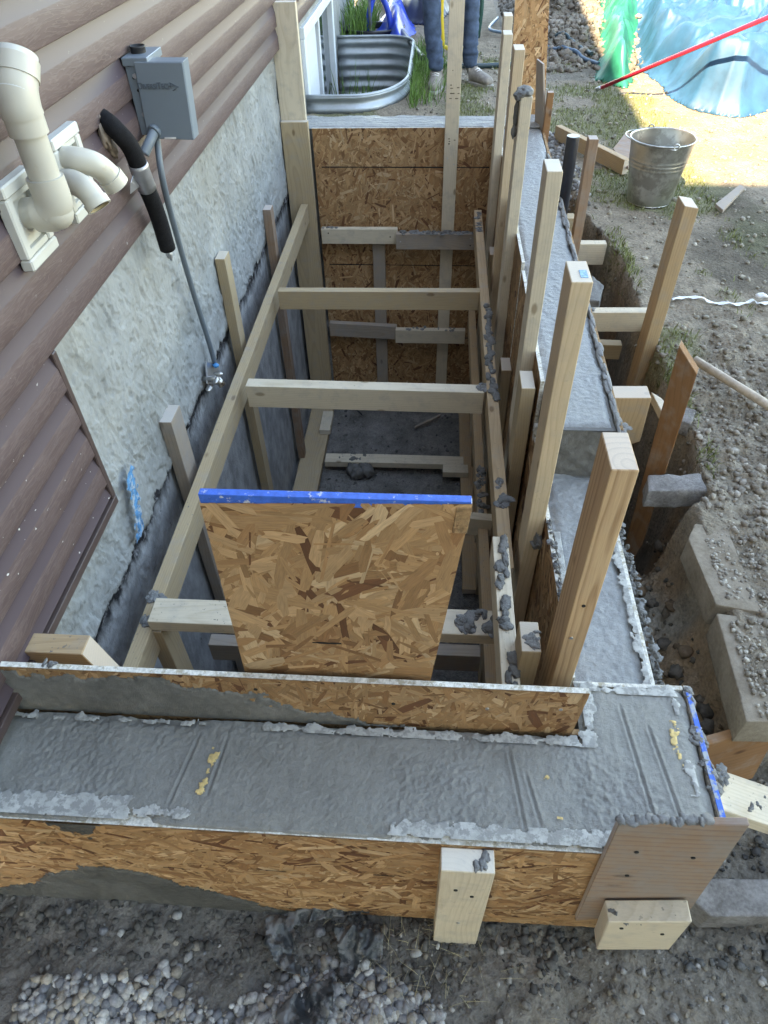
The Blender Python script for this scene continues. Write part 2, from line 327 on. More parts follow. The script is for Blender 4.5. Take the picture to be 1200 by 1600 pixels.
def prism(name, pts, ext, mat, grain=(0, 0, 1), parent=None, bevel=0.0015, mats=None, seg=1, jag=0.0):
    """front polygon pts, extruded by ext; local Z runs along the grain"""
    pts = [Vector(p) for p in pts]; ext = Vector(ext)
    o = sum(pts, Vector())/len(pts); g = Vector(grain).normalized()
    xd = ext if abs(ext.normalized().dot(g)) < 0.9 else (pts[1]-pts[0])
    M = frame(o, g, xd); Mi = M.inverted()
    bm = bmesh.new()
    a = [bm.verts.new(Mi @ p) for p in pts]; b = [bm.verts.new(Mi @ (p+ext)) for p in pts]
    n = len(pts)
    bm.faces.new(a); bm.faces.new(b[::-1])
    for i in range(n): bm.faces.new((a[i], b[i], b[(i+1) % n], a[(i+1) % n]))
    bmesh.ops.recalc_face_normals(bm, faces=bm.faces)
    if bevel: bmesh.ops.bevel(bm, geom=bm.edges[:], offset=bevel, segments=1, affect='EDGES', profile=0.5)
    me = bpy.data.meshes.new(name); bm.to_mesh(me); bm.free()
    if mats:
        me.materials.append(mat); en = (Mi.to_3x3() @ ext).normalized()
        for p in me.polygons: p.material_index = 0 if abs(p.normal.dot(en)) < .9 else 1
        return link(name, me, mats[1:], parent, mw=M)
    return link(name, me, mat, parent, mw=M)
def box(name, x0, x1, y0, y1, z0, z1, mat, axis='z', parent=None, bevel=0.0015, tilt=(0, 0), warp=0.004):
    """a board; tilt shifts the far end of the axis; slightly bowed like real lumber"""
    c = [(x0+x1)/2, (y0+y1)/2, (z0+z1)/2]; L = {'x': x1-x0, 'y': y1-y0, 'z': z1-z0}[axis]
    gd = {'x': (1, 0, 0), 'y': (0, 1, 0), 'z': (0, 0, 1)}[axis]; xd = {'x': (0, 1, 0), 'y': (1, 0, 0), 'z': (1, 0, 0)}[axis]
    M = frame(c, gd, xd); Mi = M.inverted(); bm = bmesh.new()
    vs_ = bmesh.ops.create_cube(bm, size=1)['verts']
    d = [x1-x0, y1-y0, z1-z0]; R3 = Mi.to_3x3()
    for v in vs_: v.co = R3 @ Vector((v.co[0]*d[0], v.co[1]*d[1], v.co[2]*d[2]))
    if bevel: bmesh.ops.bevel(bm, geom=bm.edges[:], offset=bevel, segments=1, affect='EDGES', profile=0.5)
    nc = max(2, int(L/0.15))
    for i in range(1, nc): bmesh.ops.bisect_plane(bm, geom=bm.verts[:]+bm.edges[:]+bm.faces[:], plane_co=(0, 0, -L/2+L*i/nc), plane_no=(0, 0, 1))
    bow = random.uniform(-1, 1)*warp*min(1, L); bow2 = random.uniform(-1, 1)*warp*0.6*min(1, L)
    tl = R3 @ Vector({'x': (0, *tilt), 'y': (tilt[0], 0, tilt[1]), 'z': (*tilt, 0)}[axis])
    for v in bm.verts:
        t = v.co.z/L+0.5; k = 4*t*(1-t); v.co += Vector((bow*k, bow2*k, 0))+tl*t
    me = bpy.data.meshes.new(name); bm.to_mesh(me); bm.free()
    return link(name, me, mat, parent, mw=M)
def grid(name, X, Y, Z, mat, parent=None, smooth=True, mask=None, uv=None, col=None):
    ny, nx = X.shape; V = np.stack([X, Y, Z], -1).reshape(-1, 3)
    i = np.arange(ny*nx).reshape(ny, nx); F = np.stack([i[:-1, :-1], i[:-1, 1:], i[1:, 1:], i[1:, :-1]], -1).reshape(-1, 4)
    if mask is not None: F = F[mask.reshape(-1)]
    return rawmesh(name, V, F, mat, parent, smooth, col)
def rawmesh(name, V, F, mat, parent=None, smooth=True, col=None, uvs=None, k=4):
    me = bpy.data.meshes.new(name); V = np.asarray(V, np.float32); F = np.asarray(F, np.int32)
    used = np.unique(F)
    if len(used) < len(V):
        mp = np.full(len(V), -1, np.int32); mp[used] = np.arange(len(used)); V = V[used]; F = mp[F]
        if col is not None: col = col[used]
    me.vertices.add(len(V)); me.vertices.foreach_set('co', V.ravel())
    me.loops.add(F.size); me.loops.foreach_set('vertex_index', F.ravel())
    me.polygons.add(len(F)); me.polygons.foreach_set('loop_start', np.arange(0, F.size, F.shape[1], dtype=np.int32))
    me.update(calc_edges=True)
    if col is not None:
        ca = me.color_attributes.new('Col', 'FLOAT_COLOR', 'POINT'); c4 = np.ones((len(V), 4), np.float32); c4[:, :3] = col; ca.data.foreach_set('color', c4.ravel())
    me.validate()
    return link(name, me, mat, parent, smooth)
def tube(name, pts, r, mat, parent=None, seg=16, caps=True, smooth=True, closed=False):
    pts = [Vector(p) for p in pts]; n = len(pts); rs = r if isinstance(r, (list, tuple)) else [r]*n
    V = []; F = []; prev = None
    for i, p in enumerate(pts):
        t = (pts[min(i+1, n-1)]-pts[max(i-1, 0)]).normalized()
        if prev is None: x = t.orthogonal().normalized()
        else: x = (prev-t*prev.dot(t)).normalized()
        prev = x; y = t.cross(x)
        for k in range(seg):
            a = 2*math.pi*k/seg; V.append(p+(x*math.cos(a)+y*math.sin(a))*rs[i])
    for i in range(n-1):
        for k in range(seg): F.append((i*seg+k, i*seg+(k+1) % seg, (i+1)*seg+(k+1) % seg, (i+1)*seg+k))
    if caps: F.append(tuple(range(seg))[::-1]); F.append(tuple((n-1)*seg+k for k in range(seg)))
    me = me_from(V, F); o = link(name, me, mat, parent)
    for p in me.polygons: p.use_smooth = smooth and len(p.vertices) == 4
    return o
def curve(pts, n=24):
    """Catmull-Rom through points"""
    P = [Vector(p) for p in pts]; P = [P[0]*2-P[1]]+P+[P[-1]*2-P[-2]]; out = []
    m = len(P)-3
    for i in range(m):
        a, b, c, d = P[i:i+4]; k = max(2, n//m)
        for j in range(k):
            t = j/k; out.append(0.5*((2*b)+(c-a)*t+(2*a-5*b+4*c-d)*t*t+(-a+3*b-3*c+d)*t**3))
    out.append(P[-2].copy()); return out
_ICO = {}
def ico(sub):
    if sub not in _ICO:
        bm = bmesh.new(); bmesh.ops.create_icosphere(bm, subdivisions=sub, radius=1)
        _ICO[sub] = (np.array([v.co[:] for v in bm.verts]), np.array([[v.index for v in f.verts] for f in bm.faces])); bm.free()
    return _ICO[sub]
def lump(name, blobs, mat, parent=None, sub=3, amp=0.25, seed=0):
    """several noisy flattened blobs in one mesh: (centre, (rx,ry,rz))"""
    V0, F0 = ico(sub); VV = []; FF = []; off = 0
    for j, (c, r) in enumerate(blobs):
        s = seed*7+j*3
        k = 1+amp*(fbm(V0[:, 0]*2.2+V0[:, 2]*1.7, V0[:, 1]*2.2-V0[:, 2]*1.3, s, 4, 0.65)-0.5)*2.4+amp*.9*np.abs(fbm(V0[:, 0]*5+V0[:, 2]*3.7, V0[:, 1]*5-V0[:, 2]*4.3, s+1, 2)-.5)*2-amp*.3
        v = V0*k[:, None]*np.array(r)+np.array(c); VV.append(v); FF.append(F0+off); off += len(V0)
    return rawmesh(name, np.concatenate(VV), np.concatenate(FF), mat, parent, True) if name != 'mortar_splash' else tag(rawmesh(name, np.concatenate(VV), np.concatenate(FF), mat, parent, True), kind='stuff')
def mortar(parent, x0, x1, y0, y1, z, n=6, r=0.02, h=0.012, mat=None, seed=None, name='mortar_splash'):
    bl = [((random.uniform(x0, x1), random.uniform(y0, y1), z+random.uniform(-0.5, 0.4)*h), (r*random.uniform(.2, .75), r*random.uniform(.2, .85), h*random.uniform(.2, .65))) for _ in range(int(n*1.9))]
    if (x1-x0)*(y1-y0) > 1e-5: lump('mortar_splash', [((c[0]+random.uniform(-.6, .6)*r, c[1]+random.uniform(-.6, .6)*r, z-.0005), (q[0]*1.5, q[1]*1.5, .0022)) for c, q in bl], MORTL, parent, 3, .5, 77)
    return lump(name, bl, mat or MORT, parent, 3, 0.5, seed if seed is not None else random.randint(0, 99))

# OSB: a core slab with real strand flakes pressed on the visible face
PAL = [((0.41, 0.235, 0.115), 6), ((0.47, 0.285, 0.150), 4.5), ((0.35, 0.188, 0.088), 5), ((0.26, 0.128, 0.058), 2.5), ((0.16, 0.068, 0.032), 1.1), ((0.54, 0.36, 0.21), 1.5)]
def clip(poly, win):
    out = poly
    for i in range(len(win)):
        a, b = win[i], win[(i+1) % len(win)]; inp, out = out, []
        if not inp: return []
        def ins(p): return (b[0]-a[0])*(p[1]-a[1])-(b[1]-a[1])*(p[0]-a[0]) >= 0
        for j in range(len(inp)):
            p, q = inp[j-1], inp[j]; ip, iq = ins(p), ins(q)
            if ip != iq:
                d1 = (b[0]-a[0])*(p[1]-a[1])-(b[1]-a[1])*(p[0]-a[0]); d2 = (b[0]-a[0])*(q[1]-a[1])-(b[1]-a[1])*(q[0]-a[0]); t = d1/(d1-d2)
                out.append((p[0]+(q[0]-p[0])*t, p[1]+(q[1]-p[1])*t))
            if iq: out.append(q)
    return out
def flakes(name, pts, normal, parent, n, lmin=.035, lmax=.11, wmin=.006, wmax=.026, bias=0.0, mul=1.0, rot=None):
    pts = [Vector(p) for p in pts]; nr = Vector(normal).normalized(); o = pts[0]
    s = (pts[1]-pts[0]).normalized(); t = nr.cross(s)
    win = [((p-o).dot(s), (p-o).dot(t)) for p in pts]
    ar = sum(win[i][0]*win[(i+1) % len(win)][1]-win[(i+1) % len(win)][0]*win[i][1] for i in range(len(win)))
    if ar < 0: win = win[::-1]
    xs = [w[0] for w in win]; ys = [w[1] for w in win]
    V = []; F = []; C = []; UV = []
    cols, ws = zip(*PAL)
    for i in range(n):
        cx, cy = random.uniform(min(xs), max(xs)), random.uniform(min(ys), max(ys))
        L = random.uniform(lmin, lmax); W = random.uniform(wmin, wmax)*(0.6 if random.random() < .35 else 1)
        if i > n*0.6 and random.random() < .5: W *= 0.35; L *= .8
        a = random.gauss(bias, 0.75) if random.random() < .7 else random.uniform(0, math.pi)
        q = []
        k1, k2 = random.uniform(-.5, .5)*W, random.uniform(-.5, .5)*W
        base = [(-L/2, -W/2), (-L/4, -W/2*random.uniform(.8, 1.15)), (L/4, -W/2*random.uniform(.8, 1.15)), (L/2-abs(k1), -W/2*random.uniform(.3, 1)), (L/2+k1, random.uniform(-.2, .2)*W), (L/2-abs(k2), W/2*random.uniform(.5, 1)),
                (L/5, W/2*random.uniform(.8, 1.15)), (-L/4, W/2), (-L/2+k2, W/2*random.uniform(.4, 1)), (-L/2-k1, 0)]
        ca, sa = math.cos(a), math.sin(a)
        q = [(cx+x*ca-y*sa, cy+x*sa+y*ca) for x, y in base]
        q = clip(q, win)
        if len(q) < 3: continue
        h = random.uniform(0.00015, 0.0016); tx, ty = random.uniform(-.004, .004), random.uniform(-.01, .01)
        b = len(V); c = random.choices(cols, ws)[0]; m = random.uniform(.8, 1.15)*mul
        uo = random.uniform(0, 9)
        for x, y in q:
            du, dv = x-cx, y-cy; lu, lv = du*ca+dv*sa, -du*sa+dv*ca
            V.append(o+s*x+t*y+nr*max(0.0001, h+tx*lu+ty*lv)); UV.append((lv+uo, lu+uo)); C.append((c[0]*m, c[1]*m, c[2]*m, 1))
        F.append(list(range(b, len(V))))
    me = me_from(V, F); ca_ = me.color_attributes.new('Col', 'FLOAT_COLOR', 'POINT'); ca_.data.foreach_set('color', np.array(C, np.float32).ravel())
    uvl = me.uv_layers.new(name='UVMap'); li = np.zeros(len(me.loops), np.int32); me.loops.foreach_get('vertex_index', li); uvl.data.foreach_set('uv', np.array(UV, np.float32)[li].ravel())
    return link(name, me, FLAKE, parent)
def osb(name, pts, ext, n, label=None, cat=None, group=None, edge=None, parent=None, back=0, dens=None, **kw):
    """pts: front face polygon (outward face), ext: thickness vector"""
    e = Vector(ext); root = empty(name, sum((Vector(p) for p in pts), Vector())/len(pts)) if parent is None else parent
    if parent is None: tag(root, label, cat, group)
    prism('board_core', pts, ext, edge or OSBE, parent=root, bevel=0.0006, mats=(edge or OSBE, OSBC))
    flakes('strand_face', pts, -e, root, n, **kw)
    if back:
        flakes('strand_face', [Vector(p)+e for p in pts][::-1], e, root, back, **kw)
    return root
def smear(name, o, s, t, ls, lt, fn, mat, parent, normal, res=0.004, thick=0.0025, seed=0, na=.09, nf=14):
    """thin ragged coat on a face: kept where fn(a,b)+noise > 0"""
    o, s, t, nr = Vector(o), Vector(s).normalized(), Vector(t).normalized(), Vector(normal).normalized()
    a = np.arange(0, ls+res, res); b = np.arange(0, lt+res, res); A, B = np.meshgrid(a, b)
    nz = (fbm(A*nf, B*nf, seed, 5, .62)-0.5)*1.0
    f = fn(A, B)+nz*na+(fbm(A*90, B*90, seed+5, 2)-.5)*0.02
    H = np.clip(f*0.25, -0.001, thick)+0.0016+(fbm(A*60, B*60, seed+9, 3)-.5)*0.0012
    X = o.x+A*s.x+B*t.x+H*nr.x; Y = o.y+A*s.y+B*t.y+H*nr.y; Z = o.z+A*s.z+B*t.z+H*nr.z
    fm = (f[:-1, :-1]+f[1:, 1:])/2 > 0
    return grid(name, X, Y, Z, mat, parent, True, mask=fm)
def dashes(parent, o, s, t, L, W, name='pen_mark', mat=None):
    o, s, t = Vector(o), Vector(s).normalized(), Vector(t).normalized(); nr = s.cross(t)
    V = []; 
    for i in range(9):
        k = i/8; w = W*random.uniform(.6, 1.1)/2; V += [o+s*(k*L)+t*w, o+s*(k*L)-t*w]
    F = [(2*i, 2*i+1, 2*i+3, 2*i+2) for i in range(8)]
    return link(name, me_from(V, F), mat or INK, parent)

# ================================================================== SETTING: ground
def ground_z(x, y):
    base = -0.05+0.05*sst(4.0, 4.8, y)+0.012*(fbm(x*2, y*2, 1, 3)-.5)*2
    base = base+0.22*sst(5.4, 7.0, y)*sst(0.5, 0.95, x)*(0.6+0.8*fbm(x*3, y*3, 21, 3))      # spoil heap behind the sheet
    rough = 0.010+0.03*sst(0.72, 0.85, x)*(1-sst(1.9, 2.6, y))+0.05*sst(5.3, 6.2, y)*sst(.5, .9, x)
    z = base+(fbm(x*14, y*14, 5, 5, .6)-.5)*2*rough
    yt = .725+.3*np.clip(x-.57, 0, .6)*(x > .5); fr = 1-sst(-.02, .02, y-yt)                                     # lower level in front
    zf = -0.455+(fbm(x*5, y*5, 7, 3)-.5)*0.05+(fbm(x*22, y*22, 9, 5, .62)-.5)*0.035-0.03*(0.42-np.minimum(y, .42))
    zf = zf+0.10*sst(0.55, 1.3, x)
    z = z*(1-fr)+zf*fr
    edge = 0.735+(fbm(y*4, y*0+3, 11, 4)-.5)*0.10*sst(1.45, 1.6, y)+(fbm(x*20, y*20, 12, 3)-.5)*0.03-0.05*(1-sst(1.32, 1.36, y))-0.10*sst(2.6, 3.4, y)
    tm = (1-sst(-0.028, 0.012, x-edge))*sst(0.725, 0.745, y)*(1-sst(3.25, 3.5, y))
    u = np.clip((x-0.47)/(edge-0.47), 0, 1)
    near = -0.62+0.40*u**0.5; far = -1.15+0.40*u**2
    k = sst(1.25, 1.6, y); zt = near*(1-k)+far*k+(fbm(x*16, y*10, 13, 5, .6)-.5)*0.14
    z = z*(1-tm)+zt*tm
    pit = (x < 0.35) & (y > 0.5) & (y < 3.95)
    z = np.where(pit, -1.6+(fbm(x*4, y*4, 15, 3)-.5)*0.04+(fbm(x*25, y*25, 16, 4, .6)-.5)*0.025, z)
    under = ((x >= 0.35) & (x < 0.47) & (y > 0.5) & (y < 4.1)) | ((x < 0.5) & (y > 0.435) & (y < 0.70)) | ((x < 0.5) & (y >= 3.9) & (y < 4.08))
    z = np.where(under, -1.0, z)
    well = (x < -0.19) & (y > 4.62) & (y < 6.33) & ((x < -.54) | (y > 5.16) | (((x+.54)/.355)**2+((y-5.16)/.535)**2 < 1))
    z = np.where(well, -0.62+0.03*fbm(x*9, y*9, 3, 3), z)
    z = np.where((x < -0.83) & (y > .44), -1.9, z)
    z = np.where(y > 12, z*0, z)
    return z
def seg(*a):
    out = []
    for p, q, s in a: out.append(np.arange(p, q, s))
    return np.unique(np.round(np.concatenate(out), 4))
gx = seg((-60, -10, 10), (-10, -1.4, 1.5), (-1.4, -1.1, .1), (-1.1, .46, .0075), (.46, 1.15, .0065), (1.15, 2.6, .016), (2.6, 6, .1), (6, 60, 4))
gy = seg((-60, -4, 8), (-4, -.5, .3), (-.5, .0, .03), (.0, .45, .006), (.45, .64, .02), (.64, 1.9, .0075), (1.9, 4.1, .012), (4.1, 7.2, .018), (7.2, 12, .07), (12, 80, 4))
GX, GY = np.meshgrid(gx, gy); GZ = ground_z(GX, GY)
def ground_col(x, y, z):
    c = np.zeros(x.shape+(3,)); C = lambda r: np.array(r)
    n = fbm(x*3, y*3, 31, 4)[..., None]; n2 = fbm(x*9, y*9, 35, 4)[..., None]
    yard = C((.285, .235, .18))*(0.75+.5*n2)
    green = (sst(.48, .62, n)*sst(1.6, 2.0, y)[..., None]*(1-sst(5.6, 6.4, y))[..., None]*(1-sst(1.25, 1.6, x)[..., None]*.5))
    yard = yard*(1-green*.6)+C((.17, .185, .085))*green*.6
    clod = (sst(.72, .8, x)*(1-sst(1.7, 2.2, y)))[..., None]
    yard = yard*(1-clod)+C((.31, .262, .205))*clod*(0.8+.4*n2)
    wet = (sst(.50, .6, fbm(x*2.3, y*1.6, 41, 3))*sst(1.9, 2.2, y)*(1-sst(3.3, 3.8, y))*sst(.85, .95, x))[..., None]; yard = yard*(1-wet*.45)
    front = C((.175, .163, .15))*(1-sst(.05, .35, x))[..., None]+C((.235, .205, .17))*sst(.05, .35, x)[..., None]
    front = front*(0.7+.7*n2)
    c = np.where((y < .725+.3*np.clip(x-.57, 0, .6))[..., None], front, yard)
    tr = ((x > .46) & (x < .80) & (y > .73) & (y < 3.4))[..., None]*sst(-.10, -.22, z)[..., None]
    rust = sst(.45, .6, fbm(x*6, y*5, 44, 3))[..., None]
    c = c*(1-tr)+(C((.27, .235, .195))*(1-rust)+C((.31, .21, .135))*rust)*(0.6+.8*n2)*tr
    pit = ((x < .46) & (y > .5) & (y < 4.0))[..., None]; c = np.where(pit, C((.20, .19, .18))*(.6+.8*n2), c)
    far = ((y > 5.3) & (x > .5))[..., None]; c = np.where(far, C((.23, .20, .165))*(.6+.8*n2), c)
    return c
GC = ground_col(GX, GY, GZ)
tag(grid('ground', GX, GY, GZ, SOIL, col=GC.reshape(-1, 3)), 'bare brown and grey soil of the yard with the open trench', kind='structure')
def gz(x, y):
    i = int(np.clip(np.searchsorted(gx, x), 1, len(gx)-1)); j = int(np.clip(np.searchsorted(gy, y), 1, len(gy)-1))
    tx = (x-gx[i-1])/(gx[i]-gx[i-1]); ty = (y-gy[j-1])/(gy[j]-gy[j-1])
    return float((GZ[j-1, i-1]*(1-tx)+GZ[j-1, i]*tx)*(1-ty)+(GZ[j, i-1]*(1-tx)+GZ[j, i]*tx)*ty)

def scatter(name, label, n, fn, rmin, rmax, cols, sub=1, flat=.65, sink=.3, seed=0, cat='stones', p=1.6, angular=0.3):
    """loose stones or clods, merged: nobody could count them"""
    rs = np.random.RandomState(seed); V0, F0 = ico(sub); VV = []; FF = []; CC = []; k = 0; tries = 0
    while k < n and tries < n*30:
        tries += 1; x, y, ok = fn(rs)
        if not ok: continue
        r = rmin+(rmax-rmin)*rs.rand()**p
        v = V0*(1+angular*(rs.rand(len(V0), 1)-.5)*2)*np.array([1, .6+.5*rs.rand(), flat*(.7+.6*rs.rand())])*r
        a, b = rs.rand()*6.28, (rs.rand()-.5)*.9
        Rz = np.array([[math.cos(a), -math.sin(a), 0], [math.sin(a), math.cos(a), 0], [0, 0, 1]]); Rx = np.array([[1, 0, 0], [0, math.cos(b), -math.sin(b)], [0, math.sin(b), math.cos(b)]])
        v = v@Rx.T@Rz.T; v[:, 0] += x; v[:, 1] += y; v[:, 2] += gz(x, y)+r*flat*(1-sink)*.6
        VV.append(v); FF.append(F0+k*len(V0)); c = np.array(cols[rs.randint(len(cols))])*(.75+.5*rs.rand()); CC.append(np.tile(c, (len(V0), 1))); k += 1
    o = rawmesh(name, np.concatenate(VV), np.concatenate(FF), STONE, None, sub > 1, np.concatenate(CC)); tag(o, label, cat, kind='stuff'); return o
GR = [(.28, .275, .27), (.36, .35, .335), (.22, .215, .22), (.46, .45, .43), (.31, .275, .23), (.18, .185, .2)]
def fgrav(rs):
    x, y = rs.uniform(-.80, .06), rs.uniform(.16, .40)
    d = fbm(np.array([x*4]), np.array([y*4]), 51, 2)[0]
    lim = .275+.075*math.exp(-((x+.16)/.13)**2)+(d-.5)*.13+.03*math.exp(-((x+.50)/.05)**2)-.04*math.exp(-((x+.40)/.05)**2)
    return x, y, (y < lim and rs.rand() < float(sst(-.02, .05, lim-y))*.9+.1) or rs.rand() < .012
scatter('gravel', 'loose pale grey gravel spilled on the dark mud in front of the form', 2300, fgrav, .004, .0145, GR, 1, .75, .25, 1, 'gravel', 1.6, .30)
scatter('small_stones', 'small scattered stones pressed into the soil in front of the form', 900, lambda rs: (lambda x, y: (x, y, x > -.1 or rs.rand() < .12))(rs.uniform(-.95, .75), rs.uniform(.14, .42)), .002, .009, [(.17, .15, .13), (.12, .11, .10), (.30, .28, .26), (.22, .19, .15)], 1, .75, .3, 2, 'stones', 2.5)
scatter('wet_clods', 'dark wet clods of mud along the foot of the form', 900, lambda rs: (lambda x, y: (x, y, (y > .3 and x < .35 and y < .42) or (x > .53 and .36 < y)))(rs.uniform(-1.0, .9), rs.uniform(.2, .66)), .003, .012, [(.10, .096, .09), (.12, .113, .103), (.085, .08, .076)], 2, .7, .45, 3, 'soil', 2.0, .35)
def fclod(rs):
    x, y = rs.uniform(.72, 1.6), rs.uniform(.6, 2.3)
    return x, y, rs.rand() < (1-float(sst(1.6, 2.3, y))) * (1 if x > .80 or y > 1.3 else .5)
scatter('soil_clods', 'pale dry crumbled clods covering the ground beside the trench', 6500, fclod, .002, .013, [(.27, .235, .195), (.24, .205, .17), (.31, .275, .235), (.20, .17, .14)], 1, .75, .5, 4, 'soil', 2.6, .38)
scatter('yard_crumbs', 'fine earth crumbs strewn over the trodden yard', 5200, lambda rs: (lambda x, y: (x, y, (x > .70 or y > 4.25) and not (x < -.15 and 4.5 < y < 6.5)))(rs.uniform(-.5, 2.4), rs.uniform(2.0, 6.4)), .002, .014, [(.28, .25, .2), (.22, .2, .16), (.34, .31, .26)], 1, .7, .35, 5, 'soil', 3.0)
scatter('spoil_heap_clods', 'lumpy clods of the spoil heap behind the upright sheet', 3200, lambda rs: (rs.uniform(.55, 1.5), rs.uniform(5.5, 9), True), .008, .032, [(.22, .19, .155), (.27, .235, .2), (.17, .145, .12)], 2, .75, .45, 6, 'soil', 2.0, .5)
scatter('trench_clods', 'moist brown clods fallen into the bottom of the trench', 900, lambda rs: (lambda x, y: (x, y, y > 1.35 or x < .665))(rs.uniform(.5, .74), rs.uniform(.75, 3.1)), .004, .022, [(.11, .085, .065), (.15, .10, .065), (.09, .075, .062)], 2, .7, .5, 7, 'soil', 2.2, .35)
scatter('pit_rubble', 'small dark rubble scattered over the stairwell floor', 900, lambda rs: (lambda x, y: (x, y, True))(rs.uniform(-.62, .2), rs.uniform(2.2, 3.85)), .003, .014, [(.15, .145, .14), (.22, .21, .2), (.1, .095, .09)], 1, .65, .3, 8, 'stones', 3.0)
scatter('gravel_strip', 'dark grey gravel filling between far wall corner and black pipe', 500, lambda rs: (rs.uniform(.53, .72), rs.uniform(3.3, 4.3), True), .006, .02, [(.22, .21, .2), (.3, .29, .28), (.15, .14, .135)], 1, .7, .3, 9, 'gravel', 1.5)

def blades(name, label, n, fn, h, mat, w=.004, lean=.5, cat='grass', seed=1):
    rs = np.random.RandomState(seed); V = []; F = []; k = 0
    while k < n:
        x, y, z, ok = fn(rs)
        if not ok: continue
        L = h*(.5+rs.rand()); a = rs.rand()*6.28; dx, dy = math.cos(a)*L*lean*rs.rand(), math.sin(a)*L*lean*rs.rand(); px, py = -math.sin(a+1)*w, math.cos(a+1)*w
        b = len(V)
        for t, ww in ((0, 1), (.5, .8), (.85, .45), (1, .05)):
            q = t*t; V += [(x+dx*q+px*ww/2, y+dy*q+py*ww/2, z+L*(t-.15*q*lean)), (x+dx*q-px*ww/2, y+dy*q-py*ww/2, z+L*(t-.15*q*lean))]
        F += [(b, b+1, b+3, b+2), (b+2, b+3, b+5, b+4), (b+4, b+5, b+7, b+6)]; k += 1
    o = rawmesh(name, V, F, mat, None, False); return tag(o, label, cat, kind='stuff')
def f1(rs):
    x, y = rs.uniform(-.26, .10), rs.uniform(4.7, 6.2); d = (x+.19+(abs(y-5.4)*.02)); return x, y, gz(x, y), x > -.18 and rs.rand() < math.exp(-max(0, d)*11)
blades('tall_grass', 'tall green grass along the outer side of the metal window well', 900, f1, .10, GRASS, .005, .9, seed=1)
blades('well_grass', 'green weeds growing up inside the metal window well', 260, lambda rs: (rs.uniform(-.78, -.5), rs.uniform(4.8, 6.1), -.6, True), .42, GRASS, .010, .3, seed=2)
blades('corner_grass', 'long grass growing beside the house corner and hose coil', 420, lambda rs: (rs.uniform(-.80, -.55), rs.uniform(6.5, 7.4), 0, True), .20, GRASS, .008, .7, seed=3)
def f4(rs):
    x, y = rs.uniform(.1, 1.3), rs.uniform(1.9, 6.2); g = fbm(np.array([x*3]), np.array([y*3]), 31, 4)[0]
    return x, y, gz(x, y), ((x > .72) or y > 4.3) and rs.rand() < float(sst(.46, .62, g))
blades('sparse_lawn', 'short sparse yellowing lawn on the trodden yard', 7000, f4, .020, GRASSD, .004, 1.0, seed=4)
blades('trench_edge_grass', 'green tufts hanging over the edge of the trench', 650, lambda rs: (lambda x, y: (x, y, gz(x, y), gz(x, y) > -.2))(rs.uniform(.66, .80), rs.choice([rs.normal(2.75, .12), rs.normal(1.85, .08), rs.normal(1.50, .03)], p=[.5, .4, .1])), .030, GRASSD, .004, 1.2, seed=5)
blades('straw_litter', 'dry straw and rootlets lying on the soil by the torn fabric', 120, lambda rs: (lambda x, y: (x, y, gz(x, y)+.008, True))(rs.normal(.0, .10), rs.uniform(.26, .41)), .022, STRAW, .0014, 3.0, 'straw', seed=6)

# ================================================================== HOUSE
house = tag(empty('house', (-.8, 3, 0)), 'house wall of brown wood-grain siding over rough grey parged foundation', 'house')
WX = -.80
WIN = (4.70, 6.02, -.42, .37)
def found_patch(y0, y1, z0, z1, ds, amp):
    a = np.arange(y0, y1+ds*.5, ds); b = np.arange(z0, z1+ds*.5, ds); A, B = np.meshgrid(a, b)
    H = np.zeros_like(A)
    if amp:
        n = fbm(A*30+fbm(A*8, B*8, 3, 2)*4, B*15-A*4, 61, 4, .6); r = 1-np.abs(2*fbm(A*34, B*17+A*6, 67, 3, .55)-1)*2.2
        pl = sst(.475, .515, n)+.7*sst(.50, .535, fbm(A*17+B*5, B*11, 64, 5, .65))
        H = amp*(pl*.0038+np.clip(r, 0, 1)*.0025*sst(.35, .55, fbm(A*6, B*6, 71, 2))+(fbm(A*85, B*60, 73, 3, .7)-.5)*.0060+(fbm(A*4, B*4, 75, 2)-.5)*.008)
        up = sst(-.22, -.17, B+(fbm(A*9, B*9, 77, 3)-.5)*.08); H = H*(.35+.65*up)+.012*up
        e = np.minimum(np.minimum(A-y0, y1-A), B-z0); H = H*sst(0, .03, e) if z0 > -1 else H
    V = np.stack([WX-.020+H, A, B], -1).reshape(-1, 3); i = np.arange(A.size).reshape(A.shape)
    F = np.stack([i[:-1, :-1], i[:-1, 1:], i[1:, 1:], i[1:, :-1]], -1)
    cy = (A[:-1, :-1]+A[1:, 1:])/2; cz = (B[:-1, :-1]+B[1:, 1:])/2
    keep = ~((cy > WIN[0]) & (cy < WIN[1]) & (cz > WIN[2]) & (cz < WIN[3]))
    return V, F[keep]
Vs, Fs, off = [], [], 0
for a in ((.45, 4.62, -.40, .5, .0038, 1), (.45, 4.62, -1.8, -.40, .02, .5), (4.62, 7.34, -1.8, .5, .02, .6)):
    v, f = found_patch(*a); Vs.append(v); Fs.append(f+off); off += len(v)
prism('foundation_wall', [(-1.30, .46, .47), (-1.30, -1.7, .47), (-1.30, -1.7, -1.8), (-1.30, .46, -1.8)], (-.1, 0, 0), FOUND, parent=house, bevel=0)
prism('foundation_wall', [(WX-.001, .45, .47), (-1.29, .45, .47), (-1.29, .45, -1.8), (WX-.001, .45, -1.8)], (0, .08, 0), FOUND, parent=house, bevel=0)
rawmesh('foundation_wall', np.concatenate(Vs), np.concatenate(Fs), FOUND, house, True)
